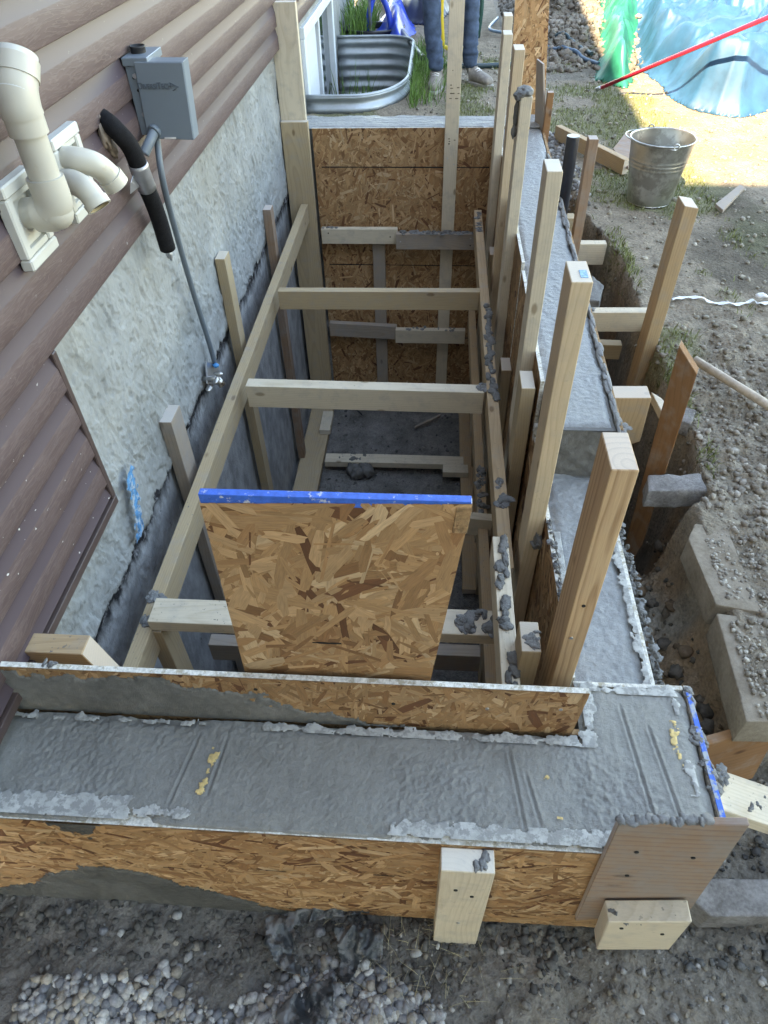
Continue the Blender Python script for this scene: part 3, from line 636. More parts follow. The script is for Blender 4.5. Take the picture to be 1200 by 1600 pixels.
# siding: courses 90 mm high, each with a recessed cove above a grained face
def siding(name, y0, y1, zb, n, parent, x=WX+.012, axis='y', c0=None, clipz=None):
    P = []
    for i in range(n):
        b = zb+i*.0905; k0 = len(P)
        P += [(x+.0065, b+.0005), (x+.0185, b), (x+.0195, b+.002), (x+.0178, b+.0530), (x+.0170, b+.0548), (x+.0082, b+.0870), (x+.0078, b+.0903)]
    if clipz: P = [p for p in P if p[1] >= clipz]
    ys = np.arange(y0, y1+.01, .25); ys[-1] = y1
    A = np.array([[(p[0], y, p[1]) for y in ys] for p in P]) if axis == 'y' else np.array([[(y, -(p[0])+c0, p[1]) for y in ys] for p in P])
    return grid(name, A[..., 0], A[..., 1], A[..., 2], SIDING, parent, False)
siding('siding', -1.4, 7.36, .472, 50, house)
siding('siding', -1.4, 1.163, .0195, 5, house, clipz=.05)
# end grain gaps hidden by trims
box('starter_trim', WX+.004, WX+.034, -1.4, 1.175, .040, .062, TRIM, 'y', house, .001, warp=0)
box('corner_trim', WX+.002, WX+.032, 1.160, 1.178, .0405, .470, TRIM, 'z', house, .002, warp=0)
box('starter_trim', WX+.003, WX+.020, 1.18, 7.35, .462, .471, TRIM, 'y', house, .001, warp=0)
box('corner_trim', WX-.02, WX+.036, 7.345, 7.40, -.5, 5.0, WHITEF, 'z', house, .003, warp=0)
prism('end_wall', [(WX-.001, 7.36, -1.5), (-6, 7.36, -1.5), (-6, 7.36, 5), (WX-.001, 7.36, 5)], (0, .03, 0), SIDING, parent=house, bevel=0)
prism('shading_roof', [(-6, -6, 5.0), (-.52, -6, 5.0), (-.52, 7.9, 5.0), (-6, 7.9, 5.0)], (0, 0, .14), ROOF, (1, 0, 0), house, .01)
prism('added_shade_wall', [(WX, -1.75, -1), (7.0, -1.75, -1), (7.0, -1.75, 5), (WX, -1.75, 5)], (0, -.2, 0), PVCF, parent=house, bevel=0)  # unseen wing added behind the camera to cast the yard's shadow
prism('shading_roof', [(-.51, -6, 5.001), (7.4, -6, 5.001), (7.4, -1.52, 5.001), (-.51, -1.52, 5.001)], (0, 0, .14), ROOF, (1, 0, 0), house, .01)  # slab added over that wing; its edge sets where the shade stops
prism('added_shade_wall', [(7.0, -6, -1), (7.0, -1.76, -1), (7.0, -1.76, 5), (7.0, -6, 5)], (-.2, 0, 0), PVCF, parent=house, bevel=0)
# basement window
wf = box('window', WX-.045, WX-.035, WIN[0], WIN[1], WIN[2], WIN[3], BLACK, 'z', house, 0, warp=0)
y0, y1, z0, z1 = WIN
for a in ((WX-.04, WX+.022, y0-.03, y1+.03, z1-.012, z1+.045, 'y'), (WX-.04, WX+.02, y0-.03, y1+.03, z0-.03, z0+.03, 'y'), (WX-.04, WX+.018, y0-.03, y0+.035, z0+.03, z1-.012, 'z'), (WX-.04, WX+.018, y1-.035, y1+.03, z0+.03, z1-.012, 'z'), (WX-.035, WX+.008, 5.33, 5.375, z0+.03, z1-.012, 'z')):
    box('window_frame', *a[:6], WHITEF, a[6], wf, .003, warp=0)
box('window_pane', WX-.022, WX-.018, y0+.035, 5.33, z0+.03, z1-.012, GLASS, 'z', wf, 0, warp=0)
box('window_pane', WX-.026, WX-.022, 5.375, y1-.035, z0+.03, z1-.012, GLASS, 'z', wf, 0, warp=0)
bl = [prism('blind_slat', [(WX-.019, 4.74+i*.085, z0+.035), (WX-.001, 4.74+i*.085+.062, z0+.035), (WX-.001, 4.74+i*.085+.062, z1-.02), (WX-.019, 4.74+i*.085, z1-.02)], (-.0015, .001, 0), WHITEF, parent=wf, bevel=0) for i in range(6)]
tag(smear('spray_mark', (WX+.018, 1.19, -.19), (0, 1, 0), (0, 0, 1), .18, .30, lambda a, b: .014-np.abs(a-.03-.34*b)*.65-.14*sst(.22, .29, b)-.14*(1-sst(.0, .05, b)), BLUESPRAY, house, (1, 0, 0), .0025, .0008, 3, .045, 60), 'streaky blue spray paint stroke on grey parging')

# ================================================================== CONCRETE WALLS AND FORMS
def slab_top(name, x0f, x1f, ya, yb, z, res, parent, mat, seed, dome=.003, trowel='x', steps=None):
    ys = np.arange(ya, yb+res*.5, res); xs = np.linspace(0, 1, int((x1f(ya)-x0f(ya))/res)+2)
    T, Yg = np.meshgrid(xs, ys); Xg = x0f(Yg)+(x1f(Yg)-x0f(Yg))*T
    st = (60, 9) if trowel == 'y' else (9, 60)
    H = (fbm(Xg*st[0]*.8, Yg*st[1]*.8, seed, 3, .6)-.5)*.0025+(fbm(Xg*80, Yg*80, seed+2, 3, .8)-.5)*.0045+(fbm(Xg*5, Yg*5, seed+4, 2)-.5)*.004
    r = np.abs(fbm(Xg*7, Yg*4, seed+6, 2)-.5); H += -.002*(1-sst(0, .012, r))*sst(.45, .6, fbm(Xg*3, Yg*3, seed+8, 2))
    d = np.minimum(np.minimum(T, 1-T)*(x1f(Yg)-x0f(Yg)), np.minimum(Yg-ya, yb-Yg))
    H += dome*sst(0, .035, d)-(.010)*(1-sst(0, .028, d))*sst(.36, .66, fbm(Xg*11, Yg*11, seed+11, 4, .6))
    H -= .006*(1-sst(0, .004, d))
    return grid(name, Xg, Yg, z+H, mat, parent)
near = tag(empty('concrete_wall', (0, .53, -.2)), 'freshly poured low concrete wall across the foreground with trowelled wet top', 'concrete wall')
K = lambda v: (lambda y: np.asarray(y)*0+v)
def near_top():
    xs = np.arange(-1.12, .513, .0027); ys = np.arange(.4215, .7425, .0027); Xg, Yg = np.meshgrid(xs, ys)
    yb_ = np.where(Xg < .298, .6245, .742); d = np.minimum(np.minimum(Yg-.4215, yb_-Yg), .5125-Xg)
    d = np.where((Xg >= .298) & (Yg > .6245), np.minimum(d, Xg-.296), d)
    w = (fbm(Xg*3, Yg*3, 91, 2)-.5)*.06
    H = (fbm((Xg+w)*60, Yg*14, 101, 3, .6)-.5)*.0016+(fbm(Xg*130+w*9, Yg*130, 103, 3, .8)-.5)*.0042*(.4+1.2*sst(.4, .6, fbm(Xg*6, Yg*6, 109, 3)))+(fbm(Xg*3.5, Yg*3.5, 104, 2)-.5)*.003
    for gx_, sl, L0, L1 in ((-.43, .16, .45, .60), (.175, -.12, .44, .60), (.40, -.10, .46, .70), (.445, -.13, .44, .66), (.20, -.2, .45, .56), (-.37, .1, .47, .6)):
        q = np.abs(Xg-gx_-(Yg-.5)*sl-w*.12); H += (-.0035*np.exp(-(q/.0022)**2)+.0018*np.exp(-((q-.005)/.0025)**2))*sst(L0, L0+.02, Yg)*(1-sst(L1-.03, L1, Yg))
    H += .003*sst(0, .035, d)-.011*(1-sst(0, .030, d))*sst(.36, .66, fbm(Xg*11, Yg*11, 112, 4, .6))-.006*(1-sst(0, .004, d))
    m = d >= -1e-6; return grid('wall_top', Xg, Yg, .0045+H, CONC, near, mask=m[:-1, :-1] & m[1:, 1:] & m[1:, :-1] & m[:-1, 1:])
near_top()
def RF(ls, lt, k=3.0, c=.012, e=1.5): return lambda a, b: np.minimum(np.minimum(a, ls-a)*e, np.minimum(b+.006, lt-b)*k)-c
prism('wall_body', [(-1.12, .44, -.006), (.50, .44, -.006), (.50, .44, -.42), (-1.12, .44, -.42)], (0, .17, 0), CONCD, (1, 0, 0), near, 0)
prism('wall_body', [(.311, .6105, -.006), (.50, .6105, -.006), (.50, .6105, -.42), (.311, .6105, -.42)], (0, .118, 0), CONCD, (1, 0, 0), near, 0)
for (o_, ls, lt, sd, c_) in (((-.05, .426, .0075), .46, .028, 5, .012), ((-.90, .4265, .0075), .40, .040, 6, .004), ((-.52, .43, .0075), .16, .03, 7, .035), ((-.80, .604, .0075), .42, .020, 8, .036), ((-.30, .602, .0075), .60, .022, 11, .020), ((.30, .714, .0075), .20, .026, 9, .014)):
    smear('cement_residue', o_, (1, 0, 0), (0, 1, 0), ls, lt, RF(ls, lt, 3.0, c_), RESID, near, (0, 0, 1), .0022, .0006, sd, .11, 45)
smear('cement_residue', (.294, .60, .0085), (1, 0, 0), (0, 1, 0), .045, .13, RF(.045, .13, 3.0, .02), RESID, near, (0, 0, 1), .003, .0012, 10, .08, 24)
smear('cement_residue', (.470, .52, .0080), (1, 0, 0), (0, 1, 0), .032, .20, RF(.032, .20, 2.5, .022), RESID, near, (0, 0, 1), .003, .0012, 13, .08, 24)
for (xx, yy, ll) in ((-.395, .475, .10), (.215, .53, .045), (.455, .57, .10), (.235, .465, .015)):
    smear('bare_wood_streak', (xx, yy, .0085), (.12, 1, 0), (1, -.12, 0), ll, .018, lambda a, b: .004-1.2*np.abs(b-.009)-.03*(a < .004)-.03*(a > ll-.006), YEL, near, (0, 0, 1), .002, .0008, int(xx*100) % 50, .07, 60)

rw = tag(empty('concrete_wall', (.4, 2.2, 0)), 'long fresh concrete wall on the right with a step down near the front', 'concrete wall')
xo = lambda y: .488+.0+(np.asarray(y)-1.42)*.0165
slab_top('wall_top', K(.312), lambda y: xo(y)+0*y, 1.422, 3.93, .100, .0042, rw, CONCL, 131, .003, 'y')
slab_top('wall_top', K(.312), K(.466), .742, 1.424, -.048, .0034, rw, CONCL, 141, .002, 'y')
pb = [(.3185, 1.425, .098), (.482, 1.425, .098), (.482, 1.425, -1.3), (.3185, 1.425, -1.3)]
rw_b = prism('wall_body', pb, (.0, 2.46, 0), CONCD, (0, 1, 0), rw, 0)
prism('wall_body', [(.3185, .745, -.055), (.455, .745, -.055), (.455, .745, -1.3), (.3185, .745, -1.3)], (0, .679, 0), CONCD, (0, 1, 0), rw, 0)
A, B = np.meshgrid(np.arange(.316, .49, .004), np.arange(-.058, .104, .004))
Hs = (fbm(A*30, B*30, 151, 5, .6)-.5)*.014; grid('step_face', A, 1.419-Hs*1.0-.004*sst(.0, .1, B), B, CONCD, rw)
fw = tag(empty('concrete_wall', (-.1, 4.0, 0)), 'far concrete end wall behind the strand board, smooth pale top', 'concrete wall')
def _far(): 
    xs = np.arange(-.79, .545, .006); ys = np.arange(3.915, 4.115, .006); A, B = np.meshgrid(xs, ys)
    H = (fbm(A*9, B*50, 161, 4)-.5)*.006+(fbm(A*50, B*50, 163, 3)-.5)*.003; d = np.minimum(B-3.915, 4.11-B); H -= .008*(1-sst(0, .02, d))*sst(.4, .7, fbm(A*12, B*12, 165, 3))
    return grid('wall_top', A, B, .113+H, CONCL, fw)
_far()
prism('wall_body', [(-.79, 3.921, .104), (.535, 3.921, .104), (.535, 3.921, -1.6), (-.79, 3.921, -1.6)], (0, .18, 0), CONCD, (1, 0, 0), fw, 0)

# front form: strand board along the near wall's outer face
fo = osb('strand_board', [(-1.12, .4200, 0), (.405, .4200, .0), (.405, .4200, -.42), (-1.12, .4200, -.48)], (0, .020, 0), 6500, 'long strand board forming the front face of the near concrete wall', 'form board', lmin=.03, lmax=.095, wmin=.005, wmax=.020, bias=.2)
smear('cement_smear', (-1.1, .4195, -.47), (1, 0, 0), (0, 0, 1), 1.04, .30, lambda a, b: .17*np.exp(-((a-.50)/.19)**2)+.06-.10*sst(.64, .94, a)-b*.95, SMEARD, fo, (0, -1, 0), .004, .003, 12)
smear('cement_smear', (-.66, .4195, -.085), (1, 0, 0), (0, 0, 1), .16, .087, lambda a, b: b*.7-np.abs(a-.075)*.8-.02, SMEARD, fo, (0, -1, 0), .003, .002, 14)
for u, v in ((255, 1354), (415, 1359), (583, 1366)):
    p = aty(u, v, .418); dashes(fo, (p.x, .4170, p.z), (1, 0, -.03), (0, 0, 1), .040, .0035)
# hoard board standing on the near wall
hb = osb('strand_board', [(-.86, .632, .147), (.291, .632, .145), (.284, .632, .0), (-.86, .632, -.0)], (0, .011, 0), 2400, 'low upright strand board standing on top of the near wall, half smeared with cement', 'form board', lmin=.03, lmax=.08, wmin=.005, wmax=.02, bias=1.2, mul=.85)
smear('cement_smear', (-.86, .6315, -.002), (1, 0, 0), (0, 0, 1), .86, .14, lambda a, b: .118-.118*sst(.38, .84, a)**1.3+.03*np.exp(-((a-.1)/.2)**2)-b, SMEAR, hb, (0, -1, 0), .003, .002, 16)
prism('lower_board', [(-.84, .632, -.004), (.30, .632, -.004), (.30, .632, -.5), (-.84, .632, -.5)], (0, .011, 0), OSBC, (1, 0, 0), hb, 0)
mortar(hb, -.69, -.67, .635, .640, .148, 2, .010, .006, MORTL, 4)
# tall panel with blue edge
P4 = [aty(u, v, .655) for u, v in ((312, 785), (738, 787), (672, 1065), (386, 1060))]
d4 = P4[2]+(P4[2]-P4[1])*.10; d5 = P4[3]+(P4[3]-P4[0])*.10
tp = osb('strand_board', [P4[0], P4[1], d4, d5], (0, .011, 0), 1000, 'tapered strand board panel standing upright in the middle with a blue painted top edge', 'form board', edge=OSBE, lmin=.035, lmax=.13, wmin=.009, wmax=.032, bias=.9)
box('painted_edge', P4[0].x+.001, P4[1].x-.001, .6545, .6670, P4[0].z-.0015, P4[1].z+.0035, BLUE, 'x', tp, .0005, warp=0, tilt=(0, 0))
for u, v, l in ((488, 1004, .05),): p = aty(u, v, .653); dashes(tp, (p.x, .6530, p.z), (1, 0, 0), (0, 0, 1), l, .005)
box('splintered_corner', P4[1].x-.0245, P4[1].x-.004, .6515, .6545, P4[1].z-.055, P4[1].z-.006, OSBC, 'z', tp, .0005, tilt=(.004, 0))
# right-end form of the near wall
re_ = tag(empty('strand_board', (.51, .6, -.1)), 'short end form board of the near wall with worn blue painted edge', 'form board')
prism('board_core', [(.513, .462, .006), (.513, .742, .006), (.513, .742, -.40), (.513, .462, -.40)], (.011, 0, 0), OSBE, (0, 1, 0), re_, .001)
box('painted_edge', .5135, .5235, .47, .738, .006, .0085, BLUEW, 'y', re_, .0005, warp=0)
mortar(re_, .512, .527,   .53, .66, .006, 14, .010, .005, MORTL, 17)
mortar(re_, .514, .524, .71, .735, .006, 4, .008, .006, MORTL, 19)
rb = tag(empty('strand_board', (.4, .738, -.1)), 'short back form board closing the corner behind the near wall', 'form board')
prism('board_core', [(.300, .7425, .004), (.512, .7425, .004), (.512, .7425, -.42), (.300, .7425, -.42)], (0, -.010, 0), OSBE, (1, 0, 0), rb, .001)
# outer form, right wall
of1 = tag(empty('strand_board', (.47, 1.1, -.2)), 'outer form board of the lower right wall with whitened top edge', 'form board')
prism('board_core', [(.4665, .745, -.044), (.4665, 1.40, -.040), (.4665, 1.40, -.9), (.4665, .745, -.9)], (.012, 0, 0), OSBE, (0, 1, 0), of1, .001)
smear('dried_cement', (.468, .745, -.040), (0, 1, 0), (-1, 0, 0), .66, .036, lambda a, b: .032-1.9*b, RESID, of1, (0, 0, 1), .0024, .0006, 21, .09, 40)
mortar(of1, .484, .505, .76, 1.15, -.065, 46, .009, .014, MORT, 23)
mortar(of1, .484, .497, 1.1, 1.40, -.06, 16, .010, .016, MORT, 24)
of2 = tag(empty('strand_board', (.49, 2.5, -.2)), 'outer form board of the raised right wall edged with squeezed mortar', 'form board')
prism('board_core', [(.4895, 1.43, .100), (.4895+.0408, 3.9, .100), (.4895+.0408, 3.9, -.9), (.4895, 1.43, -.9)], (.012, 0, 0), OSBC, (0, 1, 0), of2, .001)
bl = [((.487+(y-1.42)*.0165+random.uniform(-.003, .006), y, .104+random.uniform(-.003, .003)), (random.uniform(.005, .010), random.uniform(.02, .05), random.uniform(.003, .007))) for y in np.arange(1.44, 3.5, .025)]
lump('mortar_ridge', bl, MORTL, of2, 2, .6, 25)
mortar(of2, .49, .505, 1.42, 1.46, .095, 6, .014, .012, MORT, 26)
# inner forms, right wall (faces the stairwell)
i1 = osb('strand_board', [(.302, 2.27, .125), (.302, 1.60, .128), (.302, 1.60, -1.55), (.302, 2.27, -1.55)], (.011, 0, 0), 2200, 'inner strand board behind the fourth post on the stairwell side of right wall', 'form board', lmin=.04, lmax=.11, wmin=.008, wmax=.026, bias=1.5)
i2 = osb('strand_board', [(.300, 3.88, .118), (.300, 2.28, .150), (.300, 2.28, -1.55), (.300, 3.88, -1.55)], (.011, 0, 0), 2500, 'inner strand board at the far end on the stairwell side of right wall', 'form board', lmin=.05, lmax=.12, wmin=.01, wmax=.028, bias=1.5)
i3 = osb('strand_board', [(.301, 1.595, -.035), (.301, .765, -.02), (.301, .765, -1.55), (.301, 1.595, -1.55)], (.011, 0, 0), 2200, 'inner strand board of the lower right wall beside the tall rough post', 'form board', lmin=.04, lmax=.1, wmin=.008, wmax=.026, bias=1.5)
mortar(i3, .305, .316, .86, 1.22, -.022, 22, .008, .010, MORT, 28)
prism('form_strip', [(.300, 1.58, -.0), (.3155, 1.58, -.0), (.3155, 1.58, -.05), (.300, 1.58, -.05)], (0, -.02, 0), OSBE, (0, 1, 0), i3, 0)
tag(prism('form_cleat', [(.3165, .87, -.036), (.3165, 1.19, -.036), (.3165, 1.19, -.046), (.3165, .87, -.046)], (.016, 0, 0), RESID, (0, 1, 0)), 'thin whitened strip along the inside edge of the lower right wall', 'wood strip')
# end wall board
eb = osb('strand_board', [(-.655, 3.892, .114), (.300, 3.892, .114), (.300, 3.892, -1.58), (-.655, 3.892, -1.58)], (0, .011, 0), 9000, 'big strand board sheet closing the far end of the stairwell', 'form board', lmin=.03, lmax=.10, wmin=.005, wmax=.022, bias=1.3, mul=.95)
for z in (-.075, -1.10, -.62): dashes(eb, (-.62, 3.8895, z), (1, 0, -.004), (0, 0, 1), .90, .006)

# ================================================================== POSTS
def post(name, label, u0, u1, v, y, zb, mat, d=.089, w=None, group=None, cat='post', lean=0.0, z1=None, **kw):
    a, b = aty(u0, v, y), aty(u1, v, y); zt = a.z if z1 is None else z1
    x1 = b.x if w is None else a.x+w
    r = box(name, a.x+lean, x1+lean, y, y+d, zb, zt, mat, 'z', tilt=(-lean, 0), **kw)
    return tag(r, label, cat, group)
GP = 'upright form posts of the right wall'
p7 = post('post', 'tallest nearest upright post, rough grain, leaning over the wall corner', 955, 1000, 734, .764, -.30, WOODR, group=GP, w=.0405, warp=.001)
p5 = post('post', 'upright post with a faint blue stamp on its end, second nearest', 893, 926, 441, 1.214, -1.3, WOOD, group=GP, w=.040, warp=.001)
p4 = post('post', 'tall clean upright post between the raised wall and third crossbar', 855, 875.5, 268, 1.754, -1.5, WOODP, group=GP, w=.038, warp=.001)
p3 = post('post', 'upright post capped with a dark lump of mortar', 814, 832, 152, 2.524, -1.55, WOODP, group=GP, w=.038, warp=.001)
p2 = post('post', 'upright post just behind the mortar capped one, pale cut end', 804, 819, 78, 2.881, -1.55, WOOD, group=GP, w=.038, warp=.001)
p1 = post('post', 'farthest slim upright post near the end wall, taller of the pair', 788, 801, 25, 3.60, -1.55, WOODP, group=GP, w=.038, warp=.001)
p1b = post('post', 'slim upright post directly in front of the farthest one, slightly shorter', 787, 802, 54, 3.44, -1.55, WOODP, group=GP, w=.038, warp=.001)
p6 = post('post', 'short upright stud ending below the tall posts beside the inner strand board', 815, 838.5, 607, 1.600, -1.5, WOODT, group=GP, w=.038, warp=.001)
p8 = post('post', 'shortest upright stub with mortar on its cut end, by the near corner', 815, 851, 1018, .79, -1.2, WOODT, group=GP, w=.040, d=.075, warp=.001)
zt3 = aty(814, 152, 2.524).z
lump('mortar_cap', [((.279, 2.565, zt3+.006), (.028, .045, .016)), ((.262, 2.55, zt3+.0), (.018, .03, .014)), ((.290, 2.59, zt3+.004), (.016, .026, .012)), ((.259, 2.57, zt3-.06), (.009, .016, .04)), ((.257, 2.56, zt3-.11), (.009, .014, .02))], MORT, p3, 3, .4, 31)
mortar(p8, .215, .24, .80, .85, aty(815, 1018, .79).z, 5, .012, .003, MORTL, 33)
mortar(p5, .275, .297, 1.208, 1.216, -.10, 6, .012, .035, MORTL, 36)
box('blue_stamp', .275, .289, 1.232, 1.262, aty(893, 441, 1.214).z, aty(893, 441, 1.214).z+.0012, m_simple('blue_stamp_ink', (.22, .42, .62), .7, var=.4, scale=200), 'x', p5, 0, warp=0)
for (yy, lab) in ((2.18, 'dark lower stud under the waler between second and third crossbars'), (3.15, 'dark lower stud under the waler beyond the second crossbar'), (1.25, 'lower stud under the waler behind the tall strand panel')):
    tag(box('stud', .262, .299, yy, yy+.089, -1.56, -.22 if yy > 1.3 else -.12, WOODT, 'z'), lab, 'stud', 'lower studs of the right wall')
# left studs against the house wall
GL = 'upright studs along the house wall'
post('stud', 'farthest slim stud standing against the house wall', 410, 425, 328, 3.184, -1.58, WOODN, d=.06, w=.038, group=GL)
post('stud', 'middle stud against the house wall, pale cut top', 335, 351, 405, 2.373, -1.58, WOODT, d=.07, w=.038, group=GL)
post('stud', 'nearest stud against the house wall, greyed and stained', 248, 265, 660, 1.576, -1.58, WOODG, d=.089, w=.038, group=GL)
tag(box('stud', -.715, -.675, .985, 1.06, -1.5, -.245, WOODT, 'z'), 'short brown stud under the near end of the left waler', 'stud')
# corner posts
tag(box('corner_post', -.798, -.660, 3.800, 3.838, -1.58, .168, WOODT, 'z', warp=.001), 'wide treated plank upright in the far left corner, lower of two', 'post', 'stacked corner planks')
tag(box('corner_post', -.800, -.672, 3.842, 3.880, -.3, aty(455, 3, 3.842).z, WOODP, 'z', warp=.001), 'upper pale plank rising behind the lower corner plank by the window', 'post', 'stacked corner planks')
cp = tag(box('center_post', .036, .106, 3.850, 3.888, -1.58, .95, WOODP, 'z', warp=.001), 'long pale upright stud in front of the far end wall, with black stamped marks', 'post')
for (u, v, l) in ((703, 133, .010), (703.5, 138, .014), (714, 137, .012), (703, 146, .022), (715, 146, .009), (702, 154, .012), (711, 154, .016), (700, 217, .010), (701, 221, .008), (709, 219, .009), (707, 110, .004)):
    p = aty(u, v, 3.849); dashes(cp, (p.x, 3.8488, p.z), (1, 0, 0), (0, 0, 1), l, .005, mat=INKF)
tag(box('stud', -.356, -.285, 3.850, 3.888, -1.58, -.42, WOODG, 'z', warp=.001), 'grey weathered stud low on the far end wall, left of the long one', 'stud')
# ================================================================== WALERS AND CROSSBARS
wl = tag(box('waler', -.735, -.697, .79, 3.79, -.325, -.232, WOODT, 'y', warp=.002), 'long left waler running along the house wall studs', 'waler')
mortar(wl, -.730, -.70, 1.00, 1.02, -.231, 5, .012, .005, MORTL, 41); mortar(wl, -.730, -.70, 1.075, 1.10, -.231, 6, .013, .005, MORTL, 42)
wr = tag(box('waler', .200, .238, 1.20, 3.62, -.285, -.195, WOODO, 'y', tilt=(0, 0), warp=.002), 'right upper waler, orange toned, running along the inside of right wall', 'waler')
bl = [((.219+random.uniform(-.012, .012), y, -.192), (random.uniform(.008, .017), random.uniform(.012, .03), random.uniform(.003, .009))) for y in np.arange(1.98, 2.62, .03)]
lump('mortar_splash', bl, MORT, wr, 3, .5, 43)
mortar(wr, .21, .23, 3.35, 3.58, -.193, 8, .014, .007, MORT, 44); mortar(wr, .21, .235, 1.52, 1.56, -.193, 3, .015, .005, MORT, 45); mortar(wr, .21, .235, 1.44, 1.46, -.193, 3, .018, .006, MORT, 46)
wn2 = tag(box('waler', .166, .204, .72, 1.175, -.135, -.045, WOODP, 'y', warp=.002), 'short near piece of the right waler heaped with dark mortar', 'waler')
bl = [((.184+random.uniform(-.010, .012), y, -.042), (random.uniform(.007, .015), random.uniform(.008, .022), random.uniform(.003, .008))) for y in list(np.arange(1.02, 1.17, .018))+list(np.arange(.90, .99, .018))+[.74, .77, .79, .82]]
lump('mortar_splash', bl, MORT, wn2, 3, .5, 47)
lw2 = tag(box('waler', .206, .244, 1.18, 3.60, -.84, -.75, WOODO, 'y', warp=.002), 'lower right waler at half depth of the stairwell', 'waler')
mortar(lw2, .21, .24, 1.9, 2.25, -.748, 12, .016, .01, MORT, 49)
tag(box('sill_plate', .195, .284, 2.2, 3.80, -1.58, -1.542, WOODO, 'y', warp=.002), 'sill plank on the stairwell floor along the right side', 'plank')
tag(box('sill_plate', -.79, -.645, 2.1, 3.78, -1.575, -1.537, WOODT, 'y', warp=.002), 'wide treated plank on the stairwell floor along the house side', 'plank')
p = atz(507, 655, -1.53); tag(box('wood_offcut', -.70, -.63, 3.42, 3.62, -1.536, -1.50, WOODP, 'y'), 'small pale wood block lying on the floor plank beside the house', 'offcut')
GCB = 'crossbars spanning the stairwell'
def bar(name, label, uv0, uv1, z, h, d, mat, flip=0, group=GCB, warp=.003):
    a, b = atz(*uv0, z), atz(*uv1, z); L = (b-a).length; dv = (b-a).normalized(); fwd = Vector((-dv.y, dv.x, 0))
    pts = [a-fwd*d, b-fwd*d, b-fwd*d-Vector((0, 0, h)), a-fwd*d-Vector((0, 0, h))]
    return tag(prism(name, pts, fwd*d, mat, dv), label, 'crossbar', group)
c2 = bar('crossbar', 'second farthest full crossbar, greenish grey weathered', (436, 449), (749, 450), -.198, .085, .038, WOODT)
c3 = bar('crossbar', 'pale clean crossbar in the middle of the stairwell', (388, 591), (756, 601), -.198, .092, .05, WOODP)
mortar(c3, .17, .20, 2.02, 2.06, -.197, 5, .012, .005, MORT, 51)
c4 = tag(box('crossbar', -.70, .205, .985, 1.062, -.238, -.200, WOODP, 'x', warp=.001), 'nearest crossbar laid flat, passing behind the tall strand panel', 'crossbar', GCB)
mortar(c4, .09, .20, .99, 1.06, -.198, 13, .017, .009, MORT, 53); mortar(c4, .02, .04, 1.03, 1.05, -.199, 2, .012, .005, MORT, 54)
c1 = tag(box('crossbar', -.64, -.21, 3.812, 3.849, -.462, -.378, WOODP, 'x', warp=.001), 'left pale half of the spliced wale across the far end wall', 'crossbar', 'spliced upper end wales')
c1b = tag(box('crossbar', -.215, .238, 3.772, 3.810, -.475, -.388, WOODG, 'x', warp=.001), 'right greyish half of the spliced wale across the far end wall, mortar on top', 'crossbar', 'spliced upper end wales')
mortar(c1b, -.20, .235, 3.775, 3.81, -.386, 26, .017, .009, MORT, 55)
mortar(c1, -.63, -.55, 3.82, 3.84, -.377, 4, .012, .006, MORT, 57)
c5 = tag(box('crossbar', -.64, -.22, 3.812, 3.849, -1.055, -.965, WOODG, 'x', tilt=(0, -.02)), 'left half of the lower spliced wale on the far end wall', 'crossbar', 'spliced lower end wales')
c5b = tag(box('crossbar', -.225, .205, 3.772, 3.810, -1.075, -.985, WOODP, 'x'), 'right half of the lower spliced wale on the far end wall', 'crossbar', 'spliced lower end wales')
mortar(c5b, -.2, .2, 3.775, 3.81, -.984, 8, .012, .006, MORT, 58)
bar('crossbar', 'low crossbar mostly hidden behind the blue edged panel', (418, 769), (771, 803), -.70, .09, .038, WOODP)
bar('crossbar', 'lowest near crossbar glimpsed right of the panel, dark front face', (330, 990), (750, 1008), -.70, .09, .045, WOODG)
tag(box('floor_crossbar', -.63, .215, 3.13, 3.21, -1.555, -1.515, WOODP, 'x'), 'cement splattered plank lying across the stairwell floor', 'plank')
tag(box('wood_offcut', .09, .24, 3.05, 3.125, -1.545, -1.505, WOODP, 'x'), 'short pale block at the right end of the floor plank', 'offcut')
lump('mortar_heap', [((-.45+random.uniform(-.08, .12), 3.15+random.uniform(-.07, .07), -1.56), (.04, .04, .05)) for _ in range(9)], MORT, None, 3, .4, 59)
tag(bpy.data.objects['mortar_heap'], 'heap of dark dropped mortar beside the splattered floor plank', 'mortar heap')
a, b = atz(648, 671, -1.57), atz(688, 652, -1.57); tag(prism('stick', [a, b, b+Vector((0, .02, 0)), a+Vector((0, .02, 0))], (0, 0, .015), WOODG, b-a), 'thin stick lying slantwise on the stairwell floor', 'stick')
a, b = atz(545, 632, -1.57), atz(566, 650, -1.57); tag(prism('stick', [a, b, b+Vector((.0, .012, 0)), a+Vector((0, .012, 0))], (0, 0, .01), BLACK, b-a), 'short dark rod on the stairwell floor near the left plank', 'stick')
bk = tag(prism('wood_block', [(-.90, .70, .090), (-.660, .70, .090), (-.628, .70, -.04), (-.90, .70, -.04)], (0, .045, 0), WOODO, (1, 0, 0)), 'thick orange wood block behind the low board beside the siding, cement flecked top', 'wood block')

